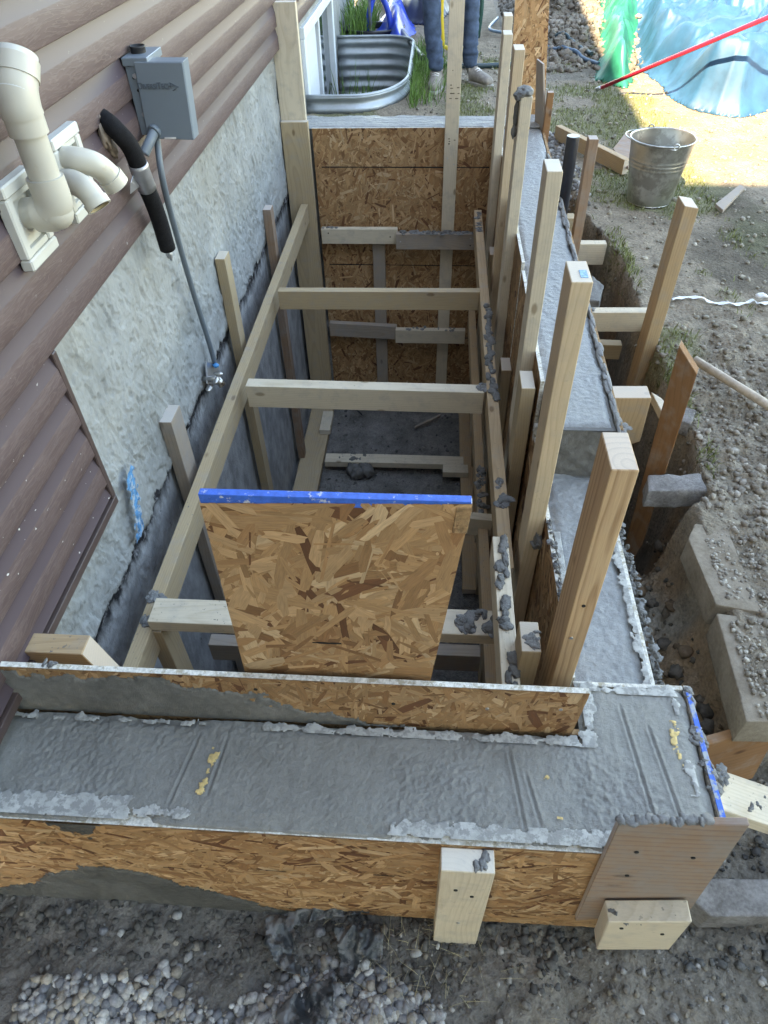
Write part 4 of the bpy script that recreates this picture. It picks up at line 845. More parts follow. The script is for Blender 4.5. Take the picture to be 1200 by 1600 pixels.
# ================================================================== FRONT: cleat, plywood, blocks
cl = tag(box('cleat', .041, .130, .380, .418, -.50, -.006, WOODP, 'z', warp=.001), 'pale upright two-by-four cleat nailed to the front strand board', 'cleat')
mortar(cl, .09, .12, .385, .41, -.005, 3, .010, .003, MORTL, 61)
a0, a1, a2, a3 = [aty(u, v, .405) for u, v in ((967, 1288), (1172, 1290), (1078, 1424), (899, 1439))]
pl = tag(prism('plywood_offcut', [a0, a1, a2, a3], (0, .012, 0), PLY, (1, 0, .05)), 'brown weathered plywood piece propped upright at the right end of the form', 'plywood')
bl = [((x, .4105+random.uniform(-.002, .004), a0.z+.002+(x-a0.x)*(a1.z-a0.z)/(a1.x-a0.x)), (random.uniform(.006, .012), .008, random.uniform(.003, .006))) for x in np.arange(a0.x+.004, a1.x-.05, .008)]
lump('mortar_ridge', bl, MORTL, pl, 2, .5, 63)
b0, b1, b2, b3 = [aty(u, v, .365) for u, v in ((950, 1441), (1082, 1441), (1046, 1484), (932, 1484))]
wb = tag(prism('wood_block', [b0, b1, b2, b3], (0, .036, 0), WOODP, (1, 0, 0), bevel=.002), 'short treated lumber block wedged at the foot of the brown plywood', 'wood block')
mortar(wb, b0.x+.01, b0.x+.035, .37, .395, b0.z+.002, 5, .009, .006, MORTL, 65); mortar(wb, b0.x+.04, b0.x+.065, .37, .385, b0.z+.001, 4, .006, .003, MORTL, 66); mortar(wb, b1.x-.02, b1.x-.018, .372, .38, b0.z+.001, 2, .006, .003, MORTL, 67)
def stone_block(name, label, top, h, mat, z, bev=.012, seed=0, cat='paver', amp=.006):
    pts = [atz(u, v, z) for u, v in top]; bm = bmesh.new(); n = len(pts)
    a = [bm.verts.new(p) for p in pts]; b = [bm.verts.new(p-Vector((0, 0, h))) for p in pts]
    bm.faces.new(a); bm.faces.new(b[::-1]); [bm.faces.new((a[i], b[i], b[(i+1) % n], a[(i+1) % n])) for i in range(n)]
    bmesh.ops.recalc_face_normals(bm, faces=bm.faces); bmesh.ops.bevel(bm, geom=bm.edges[:], offset=bev, segments=2, affect='EDGES', profile=.6)
    bmesh.ops.triangulate(bm, faces=bm.faces[:]); 
    for _ in range(5): bmesh.ops.subdivide_edges(bm, edges=[e for e in bm.edges if e.calc_length() > .018], cuts=1, use_grid_fill=True)
    bm.normal_update()
    co = np.array([v.co[:] for v in bm.verts]); d = (fbm(co[:, 0]*30+co[:, 2]*21, co[:, 1]*30-co[:, 2]*17, seed, 4, .6)-.5)*amp*2
    for v, k in zip(bm.verts, d): v.co += v.normal*float(k)
    me = bpy.data.meshes.new(name); bm.to_mesh(me); bm.free(); return tag(link(name, me, mat, None, True), label, cat)
stone_block('concrete_block', 'large grey concrete paver lying on the soil at the lower right', ((1088, 1372), (1300, 1372), (1300, 1432), (1110, 1432), (1085, 1408)), .085, BLOCK, -.37, .004, 3, amp=.003)
stone_block('concrete_block', 'rough broken concrete chunk on the trench edge behind the dark brown board', ((1012, 741), (1094, 740), (1106, 766), (1012, 768)), .062, BLOCK, -.055, .006, 5)
stone_block('kerb_stone', 'farther dusty kerb stone lying along the trench edge', ((1085, 818), (1135, 822), (1192, 958), (1118, 944), (1076, 842)), .075, KERBM, -.045, .003, 7, amp=.002)
stone_block('kerb_stone', 'nearer dusty kerb stone lying along the trench edge', ((1120, 958), (1194, 966), (1262, 1128), (1166, 1128)), .085, KERBM, -.05, .003, 9, amp=.002)
stone_block('concrete_chunk', 'pale broken block beside the wedge shaped wood in the trench', ((1062, 635), (1088, 640), (1080, 662), (1060, 655)), .05, BLOCK, -.04, .006, 11)
stone_block('concrete_chunk', 'grey block corner down in the trench beyond the stamped post', ((925, 428), (944, 446), (938, 470), (920, 468)), .10, CONCD, -.05, .006, 13)
def seg2(name, label, cat, pts, ext, mat, grain, **kw): return tag(prism(name, pts, ext, mat, grain, **kw), label, cat)
q = [atz(1100, 1150, -.13), atz(1215, 1117, -.13)]; q += [q[1]+Vector((0.0, -.03, -.20)), q[0]+Vector((0, -.03, -.20))]
bb = seg2('brown_board', 'brown board on edge holding back soil at the right of the wall end', 'board', q, (.004, -.019, 0), WOODB, q[1]-q[0])
a, b = atz(1118, 1222, -.10), atz(1235, 1262, -.16)
dv = (b-a).normalized(); sd_ = Vector((dv.y, -dv.x, 0)).normalized()
pp = [a+sd_*-.03, b+sd_*-.03, b+sd_*.052, a+sd_*.052]
br = seg2('brace_board', 'pale two-by-four brace running off to the right from the wall end', 'brace', pp, (0, 0, -.036), WOODP, dv)
mortar(br, a.x+.005, a.x+.022, a.y-.0, a.y+.028, a.z+.003, 7, .009, .008, MORTL, 69); mortar(br, a.x+.04, a.x+.09, a.y-.05, a.y-.02, a.z-.006, 4, .005, .004, MORTL, 70)

def fk(rs):
    k = rs.randint(2); t, w = rs.rand(), rs.rand()
    q0, q1 = ((1100, 835), (1135, 935)) if k == 0 else ((1140, 970), (1190, 1120)); p_ = atz(q0[0]+(q1[0]-q0[0])*t, q0[1]+(q1[1]-q0[1])*t, -.045); return p_.x+w*.12*w, p_.y, True
_g = gz; gz = lambda x, y: -.046
scatter('kerb_crumbs', 'fine gravelly crumbs lying on top of the two kerb stones', 420, fk, .002, .007, [(.30, .27, .235), (.24, .21, .18), (.36, .33, .29)], 1, .7, .3, 14, 'stones', 2.0)
gz = _g
def nails(parent, pts, nrm):
    nrm = Vector(nrm)
    for p_ in pts: p_ = Vector(p_); tube('nail_head', [p_-nrm*.001, p_+nrm*.0012], .0036, CHROME if random.random() < .4 else INK, parent, 10)
nails(cl, [(.07, .3795, -.10), (.10, .3795, -.13), (.085, .3795, -.30)], (0, -1, 0))
nails(c3, [(atz(388, 591, -.198).x+.03+i*.0, 2.0255, -.225-.03*i) for i in range(2)]+[(.165, 2.009, -.225), (.170, 2.009, -.262)], (0, -1, 0))
nails(c1b, [(.20, 3.771, -.41), (.20, 3.771, -.45), (-.19, 3.771, -.43)], (0, -1, 0)); nails(c1, [(-.60, 3.811, -.40), (-.60, 3.811, -.44), (-.25, 3.811, -.42)], (0, -1, 0))
nails(hb, [(x, .6305, .10+.02*math.sin(x*40)) for x in (-.30, -.05, .12, .25)], (0, -1, 0))
nails(cp, [(.055, 3.849, -.02), (.09, 3.849, -.05), (.06, 3.849, .05)], (0, -1, 0))
nails(p7, [(.28, .7635, .12), (.285, .7635, .22)], (0, -1, 0)); nails(wb, [(b0.x+.03, .3645, b0.z-.03), (b1.x-.03, .3645, b0.z-.05)], (0, -1, 0))
nails(pl, [(a0.x+.05, .4045, .06), (a0.x+.14, .4045, .05), (a0.x+.06, .4045, -.05)], (0, -1, 0))
# ================================================================== STAKES AND BRACES OUTSIDE THE RIGHT WALL
ySP = 2.10
def vprism(name, label, cat, pix, y, ext, mat, grain=(0, 0, 1), **kw): return tag(prism(name, [aty(u, v, y) for u, v in pix], ext, mat, grain, **kw), label, cat)
tp1 = aty(1070, 322, 2.07); tp2 = aty(1092, 326, 2.07); bt = aty(1003, 532, 2.13)
sx = bt.x-.03
tag(prism('stake_post', [tp1, tp2, Vector((bt.x+.036, 2.09, -.75)), Vector((bt.x-.004, 2.09, -.75))], (0, .080, 0), WOODO, (0, 0, 1)), 'leaning two-by-four stake across the trench, orange face, cut top', 'post')
tb = bar('cross_brace', 'pale brace spanning the trench from wall form to leaning stake', (918, 480), (1029, 480), .0, .075, .038, WOODP, group='braces across the trench')
bar('cross_brace', 'lower brace half hidden under the pale one over the trench', (905, 529), (970, 531), -.16, .06, .04, WOODT, group='braces across the trench')
mortar(tb, .53, .56, 2.22, 2.25, .0, 5, .014, .008, MORT, 71)
w0, w1 = atz(955, 606, -.01), atz(1022, 606, -.01); w2 = atz(1030, 632, -.01); w3 = atz(960, 626, -.01)
tag(prism('wedge_block', [aty(958, 622, 1.62), aty(1018, 622, 1.62), aty(1000, 690, 1.62), aty(970, 700, 1.62)], (0, .06, 0), WOODO, (0, 0, 1)), 'orange wedge shaped wood block jammed against the raised wall end', 'wood block')
tag(prism('wood_offcut', [atz(1018, 612, -.03), atz(1034, 622, -.03), atz(1062, 655, -.03), atz(1040, 655, -.03)], (0, 0, -.03), WOODP, (1, -1, 0)), 'small pale offcut lying beside the orange wedge block', 'offcut')
# wide brown board with pointed foot
D = [aty(1066, 537, 1.70), aty(1088, 580, 1.64), aty(1000, 846, 1.44), aty(986, 880, 1.42), aty(975, 850, 1.46)]
o_ = D[0]; tag(prism('brown_stake', [aty(1061, 540, 1.52), aty(1089, 585, 1.47), aty(1004, 850, 1.42), aty(985, 884, 1.42), aty(976, 852, 1.47)], (.012, .030, 0), WOODB, aty(1061, 540, 1.52)-aty(985, 884, 1.42)), 'wide dark brown plank stake with a chewed top and pointed foot', 'stake')
# shovel handle
a, b = atz(1085, 562, .02), atz(1290, 692, -.02); tag(tube('tool_handle', [a, (a+b)/2+Vector((0, 0, .003)), b], .013, m_simple('worn_handle_wood', (.46, .38, .30), .7, var=.2, scale=60)), 'weathered round wooden tool handle lying on the soil', 'tool handle')
# ribbon
rp = [atz(u, v, -.03) for u, v in ((1052, 463), (1075, 462), (1100, 466), (1130, 470), (1160, 471), (1178, 466), (1192, 470), (1215, 468))]; rc = curve(rp, 42)
V = []
for i, p_ in enumerate(rc): w = .008+.001*math.sin(i*.9); z = gz(p_.x, p_.y)+.010+.002*math.sin(i*.7); V += [(p_.x, p_.y+w, z), (p_.x, p_.y-w, z+.004*math.sin(i*1.3)), ]
F = [(2*i, 2*i+1, 2*i+3, 2*i+2) for i in range(len(rc)-1)]; rbn = link('ribbon', me_from(V, F), RIBBON, None, True); tag(rbn, 'white plastic ribbon trailing over the grass beside the leaning stake', 'ribbon')
lump('ribbon_knot', [(rc[-8]+Vector((0, 0, .02)), (.02, .018, .01))], RIBBON, rbn, 2, .8, 7)
# far stakes
def stk(name, label, u0, u1, vt, ub, vb, zb, mat, d=.04, cat='stake', **kw):
    g = atz((ub if isinstance(ub, (int, float)) else ub), vb, zb); a, b = aty(u0, vt, g.y), aty(u1, vt, g.y)
    return tag(box(name, a.x, b.x, g.y, g.y+d, zb-.25, a.z, mat, 'z', tilt=(0, 0), **kw), label, cat)
s1 = stk('wood_stake', 'thin reddish brown stake beside the far wall corner', 856, 866, 145, 857, 247, -.02, WOODB, .035)
s2 = stk('wood_stake', 'brown stake with painted top just right of the black pipe', 921, 936, 218, 905, 395, -.05, WOODN, .05)
g = atz(884, 380, -.10); tpz = aty(896, 212, g.y); bp = tag(tube('black_pipe', [(tpz.x, g.y, -.5), (tpz.x, g.y, tpz.z-.004), (tpz.x, g.y, tpz.z)], [.026, .026, .025], BLACKP, seg=28), 'glossy black plastic pipe standing upright, speckled with cement', 'pipe')
a, b = atz(868, 196, .03), atz(976, 250, .03); dv = (b-a).normalized(); up = Vector((0, 0, .07))
tag(prism('brace_board', [a, b, b-up, a-up], Vector((dv.y, -dv.x, 0))*-.036, WOODO, dv), 'orange diagonal brace board on the ground behind the bucket', 'brace')
tag(prism('plywood_offcut', [atz(958, 232, .0), atz(978, 206, .0), atz(1002, 214, .0), atz(982, 262, .0)], (0, 0, -.012), PLY, (1, -1, 0)), 'grey plywood scrap lying behind the bucket', 'plywood')
tag(prism('plywood_offcut', [atz(1118, 318, -.01), atz(1156, 288, -.01), atz(1164, 292, -.01), atz(1130, 328, -.01)], (0, 0, -.016), WOODG, (1, 1, 0)), 'narrow grey wood scrap lying right of the bucket', 'offcut')
tag(box('cross_brace', .52, .62, 3.10, 3.16, -.10, -.03, WOODT, 'x'), 'short brace end poking out between black pipe and wall', 'brace')
tag(box('cross_brace', .55, .72, 2.86, 2.90, -.13, -.04, WOODP, 'x'), 'pale board end resting on trench edge right of the black pipe', 'brace')
# tall sheet standing at the far right corner
ya = 4.14; S4 = [aty(u, v, ya) for u, v in ((805, 2), (859, 2), (853, 190), (795, 190))]
ext_up = (S4[0]-S4[3])*.35
so = osb('strand_board', [S4[0]+ext_up, S4[1]+(S4[1]-S4[2])*.35, Vector((S4[2].x, ya, -.02)), Vector((S4[3].x, ya, -.02))], (0, .011, 0), 900, 'tall bright strand board sheet standing upright at the far right corner', 'form board', lmin=.04, lmax=.11, wmin=.006, wmax=.02, bias=1.3, mul=1.2)
tag(prism('plywood_offcut', [aty(838, 92, 4.0), aty(848, 100, 3.9), Vector((.557, 3.85, -.02)), Vector((.515, 3.98, -.02))], (.010, .004, 0), WOODG, (0, 0, 1)), 'narrow plywood strip with slanted top leaning on the tall sheet', 'plywood')

# ================================================================== BUCKET
def lathe(name, prof, mat, parent=None, loc=(0, 0, 0), seg=64, smooth=True):
    V = []; F = []; n = len(prof)
    for k in range(seg):
        a = 2*math.pi*k/seg
        for r, z in prof: V.append((loc[0]+r*math.cos(a), loc[1]+r*math.sin(a), loc[2]+z))
    for k in range(seg):
        for i in range(n-1): F.append((k*n+i, ((k+1) % seg)*n+i, ((k+1) % seg)*n+i+1, k*n+i+1))
    return link(name, me_from(V, F), mat, parent, smooth)
bc = atz(1013, 312, -.045); bk_ = tag(empty('bucket', bc), 'round galvanized metal bucket standing on the yard, dusted with cement', 'bucket')
H = .262; rb_, rt = .098, .137
prof = [(.0, .012), (rb_-.004, .012), (rb_-.002, .0), (rb_, 0)]
for i in range(60):
    t = i/59; r = rb_+(rt-rb_)*t
    for c in (.60, .66, .72): r += .0028*math.exp(-((t-c)/.011)**2)
    prof.append((r, H*t))
prof += [(rt+.004, H+.002), (rt+.0045, H+.006), (rt+.001, H+.008), (rt-.002, H+.004)]
for i in range(12): t = 1-i/11*.93; prof.append((rb_+(rt-rb_)*t-.002, H*t))
prof += [(.0, .02)]
lathe('bucket_body', prof, STEEL, bk_, bc)
for s in (0, 1):
    a = R(100)+s*math.pi; c = bc+Vector((math.cos(a)*(rt+.003), math.sin(a)*(rt+.003), H-.012))
    tube('handle_ear', [c+Vector((0, 0, .018))+Vector((math.cos(t), 0, math.sin(t)))*.011 for t in np.linspace(0, 6.283, 17)], .0028, STEEL, bk_, 8)
hp = [bc+Vector((math.cos(R(100))*(rt+.006)*math.cos(t), math.sin(R(100))*(rt+.006)*math.cos(t), H-.02))+Vector((.985, .17, 0))*(-.135*math.sin(t)*0)+Vector((-.20, -1.0, 0)).normalized()*(0)+Vector((-.6*.14*math.sin(t), 0, -.55*.19*math.sin(t)*0+.004)) for t in np.linspace(0, math.pi, 30)]
tube('bail_handle', [bc+Vector((math.cos(R(100)+t*0)*(rt+.006)*math.cos(t)-math.sin(t)*(rt+.012), math.sin(R(100))*(rt+.006)*math.cos(t)+math.sin(t)*.02, H-.006+.006*math.sin(t))) for t in np.linspace(0, math.pi, 30)], .0028, STEEL, bk_, 8)

# ================================================================== ITEMS ON THE HOUSE WALL
SX = WX+.032      # face of the siding
bx_ = tag(empty('disconnect_box', (SX, 1.87, .75)), 'grey metal disconnect box on the siding with its cover standing open', 'electrical box')
yb = 1.93
X0 = SX-.002
c = [aty(u, v, yb-.03) for u, v in ((208, 97), (285, 97), (303, 219), (231, 217))]
cov = prism('cover', c, (0, .006, 0), GREYP, parent=bx_, bevel=.002)
prism('cover_flange', [c[0]+Vector((.0, .006, 0)), c[1]+Vector((0, .006, 0)), c[1]+Vector((0, .05, -.0)), c[0]+Vector((0, .05, 0))], (0, 0, -.003), GREYP, (1, 0, 0), bx_, .0005)
prism('cover_flange', [c[1]+Vector((0, .006, 0)), c[1]+Vector((0, .05, 0)), c[2]+Vector((0, .05, 0)), c[2]+Vector((0, .006, 0))], (-.003, 0, 0), GREYP, (0, 0, 1), bx_, .0005)
zt, zb = c[0].z, c[3].z+.006
body = prism('box_body', [(X0, yb-.022, zt+.006), (c[0].x+.030, yb-.022, zt+.006), (c[0].x+.030, yb-.022, zb), (X0, yb-.022, zb)], (0, .11, 0), GREYP, parent=bx_, bevel=.002)
prism('box_lip', [(X0-.003, yb-.026, zt+.008), (c[0].x+.034, yb-.026, zt+.008), (c[0].x+.034, yb-.026, zt-.010), (X0-.003, yb-.026, zt-.010)], (0, .118, 0), GREYP, parent=bx_, bevel=.0015)
for (dx, dz) in ((.016, -.035), (.020, -.062)):
    tube('screw', [(X0+dx, yb-.0235, zt+dz), (X0+dx, yb-.0215, zt+dz)], .0032, INK, bx_, 12)
for dz in (-.030, -.115): tube('screw', [(c[0].x-.006, yb-.028, zt+dz), (c[0].x-.006, yb-.0225, zt+dz)], .0055, TAPE, bx_, 12)
ck = aty(200, 84, yb+.03); lathe('knockout_ring', [(.0185, 0), (.0185, .010), (.0195, .011), (.0195, .015), (.0165, .015), (.016, .004), (.0, .004)], BLACK, bx_, (X0+.024, yb+.03, zt+.008), 40)
prism('sticker', [aty(257, 214.5, yb-.0315), aty(275, 214.5, yb-.0315), aty(275, 217, yb-.0315), aty(257, 217, yb-.0315)], (0, .001, 0), STICK, parent=bx_, bevel=0)
def text(body, size, ext, M, mat, parent, name='lettering', sx=1.0):
    cu = bpy.data.curves.new(name, 'FONT'); cu.body = body; cu.size = size; cu.extrude = ext; cu.bevel_depth = .0002; cu.align_x = 'CENTER'; cu.space_character = 1.0; cu.offset = -.0001
    t = bpy.data.objects.new('tmp', cu); COL.objects.link(t); bpy.context.view_layer.update()
    me = bpy.data.meshes.new_from_object(t.evaluated_get(bpy.context.evaluated_depsgraph_get())); bpy.data.objects.remove(t)
    me.transform(Matrix.Diagonal((sx, 1, 1, 1))); me.materials.clear(); return link(name, me, mat, parent, mw=M)
EMB = m_simple('grey_enamel_relief_shade', (0.09, 0.115, 0.145), 0.4, var=0.02, bump=0)  # box enamel darkened, so the relief's shading is in the letter colour
tc = aty(246, 139, yb-.031); Mx = Matrix(((1, 0, 0, tc.x-.004), (0, 0, -1, yb-.0315), (0, 1, 0, tc.z), (0, 0, 0, 1)))
# small capitals: D and T large, the rest smaller
xs = tc.x-.047
for s_, sz in (('D', .0205), ('IVERSI', .0162), ('T', .0205), ('ECH', .0162)):
    o = text(s_, sz, .0006, Matrix(((1, 0, 0, 0), (0, 0, -1, yb-.0312), (0, 1, 0, tc.z), (0, 0, 0, 1))), EMB, bx_, sx=.84)
    me = o.data; w = [v.co.x for v in me.vertices]; mn, mx = min(w), max(w)
    for v in me.vertices: v.co.x += xs-mn
    xs += mx-mn+.0012
for a, b in (((0, .013), (.021, .004)), ((.021, .004), (.006, -.004)), ((-.002, .006), (.014, .006))):
    a = Vector((xs-.004+a[0], yb-.0314, tc.z+a[1])); b = Vector((xs-.004+b[0], yb-.0314, tc.z+b[1])); tube('logo_line', [a, b], .0009, EMB, bx_, 6)
# conduit
cp_ = [aty(u, v, yb-.012) for u, v in ((245, 214),)]+[atx(253, 275, SX+.038), atx(270, 345, SX+.022), atx(300, 450, WX+.034), atx(325, 530, WX+.028), atx(337, 572, WX+.026)]
tag(tube('conduit', curve(cp_, 40), .0085, GREYD, seg=16), 'thin grey electrical conduit hanging from the open box down the parging', 'conduit')
el = tag(tube('conduit_elbow', curve([(c[0].x+.012, yb-.028, zb+.012), (c[0].x+.004, yb-.055, zb-.004), (c[0].x-.012, yb-.075, zb-.028)], 14), .0125, GREYP, seg=20), 'short grey elbow fitting under the open box', 'fitting')
tube('coupling_ring', [(c[0].x+.014, yb-.024, zb+.014), (c[0].x+.010, yb-.034, zb+.010)], .0165, GREYP, el, 24)
# foam insulated pipe
ft = [atx(160, 185, SX-.01), atx(178, 200, SX+.025), atx(205, 232, SX+.045), atx(224, 280, SX+.045), atx(246, 335, SX+.040), atx(262, 388, SX+.035)]
fm = tag(empty('insulated_pipe', ft[0]), 'black foam insulated pipe bending down out of the siding', 'pipe')
fc = curve(ft, 40); tube('foam_sleeve', fc, .0215, FOAM, fm, 22)
lump('torn_foam_end', [(fc[-1]+Vector((.0, .0, -.008)), (.010, .012, .014)), (fc[-1]+Vector((.006, -.008, -.016)), (.006, .007, .012))], TAPE, fm, 2, .9, 3)
i0 = 20; tube('tape_wrap', fc[i0:i0+7], [.0232, .0238, .0232, .0238, .0235, .0232, .0235], TAPE, fm, 22)
pm = fc[i0+3]; tl = Vector((-.5, -.8, -.05)).normalized()
prism('tape_tail', [pm+Vector((-.008, -.012, .018)), pm+Vector((-.008, -.016, -.022)), pm+Vector((-.022, -.046, -.028)), pm+Vector((-.016, -.040, -.004))], (.001, .001, 0), TAPE, parent=fm, bevel=0)
lump('sealant', [(atx(165, 212, SX), (.010, .022, .035)), (atx(176, 232, SX), (.010, .018, .02))], m_simple('dirty_sealant', (.26, .20, .16), .8, var=.3), fm, 3, .5, 5)
# tap
tp_ = atx(330, 592, WX+.03); tap = tag(empty('outdoor_tap', tp_), 'small metal hose tap on the parging below the grey conduit', 'tap')
tube('tap_body', [tp_+Vector((-.03, 0, .0)), tp_+Vector((.01, 0, 0)), tp_+Vector((.03, .0, -.004))], [.010, .012, .011], CHROME, tap)
tube('tap_spout', [tp_+Vector((.022, 0, 0)), tp_+Vector((.036, -.0, -.026))], [.012, .0135], CHROME, tap)
lump('tap_handle', [(tp_+Vector((.03, -.03, .016)), (.010, .022, .008)), (tp_+Vector((.03, .0, .022)), (.018, .010, .006)), (tp_+Vector((.0, -.035, -.014)), (.012, .022, .007))], CHROME, tap, 2, .3, 5)
prism('tap_plate', [atx(320, 565, WX+.014), atx(338, 570, WX+.014), atx(346, 602, WX+.014), atx(322, 600, WX+.014)], (.006, 0, 0), TAPE, parent=tap, bevel=.001)
lump('blue_tape', [(atx(337, 571, WX+.034), (.012, .012, .007))], m_simple('blue_tape', (.02, .25, .55), .5), tap, 2, .5, 9)
# white vent pipes with flange boxes
def flange(name, label, ya_, yb_, za, zb_, group='white flange boxes on the siding'):
    r = tag(empty(name, (SX, ya_, za)), label, 'flange box', group); t = .024; w = .022; x0, x1 = SX-.006, SX+.018
    for i, (a, b, c_, d) in enumerate(((ya_, yb_, zb_-w, zb_), (ya_, yb_, za, za+w), (ya_, ya_+w, za+w+.0003, zb_-w-.0003), (yb_-w, yb_, za+w+.0003, zb_-w-.0003))):
        box('frame_rail', x0, x1-.002*(i > 1), a, b, c_, d, PVCF, 'y' if i < 2 else 'z', r, .003, warp=0)
    e = .012
    box('inner_box', x0-.02, x1-.016, ya_+w, yb_-w, za+w, zb_-w, PVCF, 'z', r, 0, warp=0)
    for (a, b, c_, d) in ((ya_+w, yb_-w, zb_-w-e, zb_-w-.0005), (ya_+w, yb_-w, za+w+.0005, za+w+e)):
        box('inner_rail', x0, x1-.006, a, b, c_, d, PVCF, 'y', r, .001, warp=0)
    return r
flange('pipe_flange', 'nearer white square flange box around the tall vent pipe', 1.185, 1.302, .632, .785)
flange('pipe_flange', 'farther white square flange box behind the twin elbows', 1.405, 1.535, .632, .795)
def pv(name, label, path, r, sockets, n=40, open_end=True, parts=True, group='white plastic vent pipes'):
    root = tag(empty(name, path[0]), label, 'vent pipe', group); c_ = curve(path, n)
    tube('pipe_body', c_, r, PVC, root, 36, caps=not open_end)
    for (i0, i1, rr) in sockets:
        m_ = c_[i0:i1]; L = len(m_); tube('pipe_socket', m_, [rr*.985]+[rr]*(L-2)+[rr*.985], PVC, root, 36, caps=False)
        for q_ in (0, -1): 
            cc = m_[q_]; t_ = (m_[1]-m_[0] if q_ == 0 else m_[-1]-m_[-2]).normalized(); x_ = t_.orthogonal().normalized(); y_ = t_.cross(x_)
            Vr = []; 
            for k in range(36): a_ = 6.28318*k/36; d_ = x_*math.cos(a_)+y_*math.sin(a_); Vr += [cc+d_*rr*.985, cc+d_*(r-.0025)]
            link('socket_lip', me_from(Vr, [(2*k, 2*k+1, (2*k+3) % 72, (2*k+2) % 72) for k in range(36)]), PVC, root)
    return root
rP = .0275
e0 = atx(90, 333, SX+.062); top = Vector((e0.x, e0.y, .935))
va = [Vector((SX-.01, e0.y+.002, e0.z+.004)), Vector((SX+.03, e0.y+.001, e0.z+.001)), Vector((e0.x-.018, e0.y, e0.z)), Vector((e0.x-.004, e0.y, e0.z+.010)), Vector((e0.x, e0.y, e0.z+.032)), Vector((e0.x, e0.y, e0.z+.07))]
v1 = tag(empty('vent_pipe', e0), 'tall white vent pipe rising from the nearer flange to an open angled mouth', 'vent pipe', 'white plastic vent pipes')
tube('pipe_stub', [Vector((SX-.012, e0.y, e0.z)), Vector((e0.x-.02, e0.y, e0.z))], rP, PVC, v1, 36, caps=False)
tube('elbow', curve([Vector((SX+.024, e0.y, e0.z)), Vector((SX+.048, e0.y, e0.z)), Vector((e0.x-.012, e0.y, e0.z+.004)), Vector((e0.x, e0.y, e0.z+.022)), Vector((e0.x, e0.y, e0.z+.065))], 28), .0330, PVC, v1, 40, caps=False)
lump('elbow_heel', [(e0+Vector((-.004, 0, .002)), (.0325, .0325, .032))], PVC, v1, 3, .0, 1)
tube('riser', [Vector((e0.x, e0.y, e0.z+.04)), Vector((e0.x, e0.y, top.z-.055))], rP, PVC, v1, 40, caps=False)
def ringcap(parent, cc, t_, ro, ri, name='socket_lip'):
    t_ = Vector(t_).normalized(); x_ = t_.orthogonal().normalized(); y_ = t_.cross(x_); Vr = []
    for k in range(40): a_ = 6.28318*k/40; d_ = x_*math.cos(a_)+y_*math.sin(a_); Vr += [cc+d_*ro, cc+d_*ri]
    return link(name, me_from(Vr, [(2*k, 2*k+1, (2*k+3) % 80, (2*k+2) % 80) for k in range(40)]), PVC, parent)
ringcap(v1, Vector((e0.x, e0.y, e0.z+.065)), (0, 0, 1), .0330, rP-.001)
t0 = Vector((e0.x, e0.y, top.z-.085)); tube('pipe_socket', [t0, t0+Vector((0, 0, .030))], .0330, PVC, v1, 40, caps=False); ringcap(v1, t0, (0, 0, 1), .0330, rP-.001)
ang = Vector((.10, .58, .80)).normalized()*0+Vector((.12, -.42, .90)).normalized()
ang = Vector((.05, .62, .78)).normalized()
m0 = t0+Vector((0, 0, .028)); cv = curve([m0, m0+Vector((0, 0, .015)), m0+Vector((0, 0, .03))+ang*.012, m0+Vector((0, 0, .03))+ang*.032], 18)
tube('elbow', cv, .0345, PVC, v1, 40, caps=False); cE = cv[-1]
tube('mouth_socket', [cE-ang*.004, cE+ang*.024], .0365, PVC, v1, 40, caps=False); ringcap(v1, cE+ang*.024, ang, .0365, .034); ringcap(v1, cE-ang*.004, ang, .0365, .033)
tube('mouth_socket', [cE+ang*.034, cE-ang*.03], .0335, m_simple('pvc_inner', (.55, .56, .55), .5), v1, 40, caps=False); ringcap(v1, cE+ang*.034, ang, .0338, .0295)
tube('mouth_lining', [cE+ang*.034, cE-ang*.02], .0295, m_simple('pvc_inner2', (.52, .54, .55), .5), v1, 40, caps=True)
def droop(label, s0, uvs, rr):
    root = tag(empty('vent_pipe', s0), label, 'vent pipe', 'white plastic vent pipes'); c_ = curve(uvs, 40)
    tube('pipe_body', c_, rr, PVC, root, 40, caps=False); n = len(c_)
    tube('pipe_socket', c_[:7], rr*1.12, PVC, root, 40, caps=False); ringcap(root, c_[6], c_[7]-c_[6], rr*1.12, rr*.97)
    tube('pipe_socket', c_[-9:], rr*1.12, PVC, root, 40, caps=False); ringcap(root, c_[-9], c_[-8]-c_[-9], rr*1.12, rr*.97); ringcap(root, c_[-1], c_[-1]-c_[-2], rr*1.12, rr*.9)
    tube('pipe_lining', [c_[-1]-(c_[-1]-c_[-2]).normalized()*.0005, c_[-4], c_[-6]], rr*.92, m_simple('pvc_stained', (.45, .36, .22), .5), root, 30, caps=False)
    tube('bore_dark_disc', [c_[-5], c_[-4]], rr*.93, INK, root, 20); return root  # black disc set in the open end paints the bore's darkness
droop('white elbow pipe bending down nearest the flange, stained open end', (SX, 1.42, .72), [atx(96, 286, SX+.0), atx(112, 284, SX+.035), atx(133, 295, SX+.068), atx(146, 310, SX+.082), atx(156, 324, SX+.092)], .0235)
droop('white elbow pipe curving down behind the stained one', (SX, 1.45, .73), [atx(94, 250, SX+.0), atx(112, 249, SX+.03), atx(145, 256, SX+.066), atx(168, 272, SX+.082), atx(183, 290, SX+.092)], .0245)

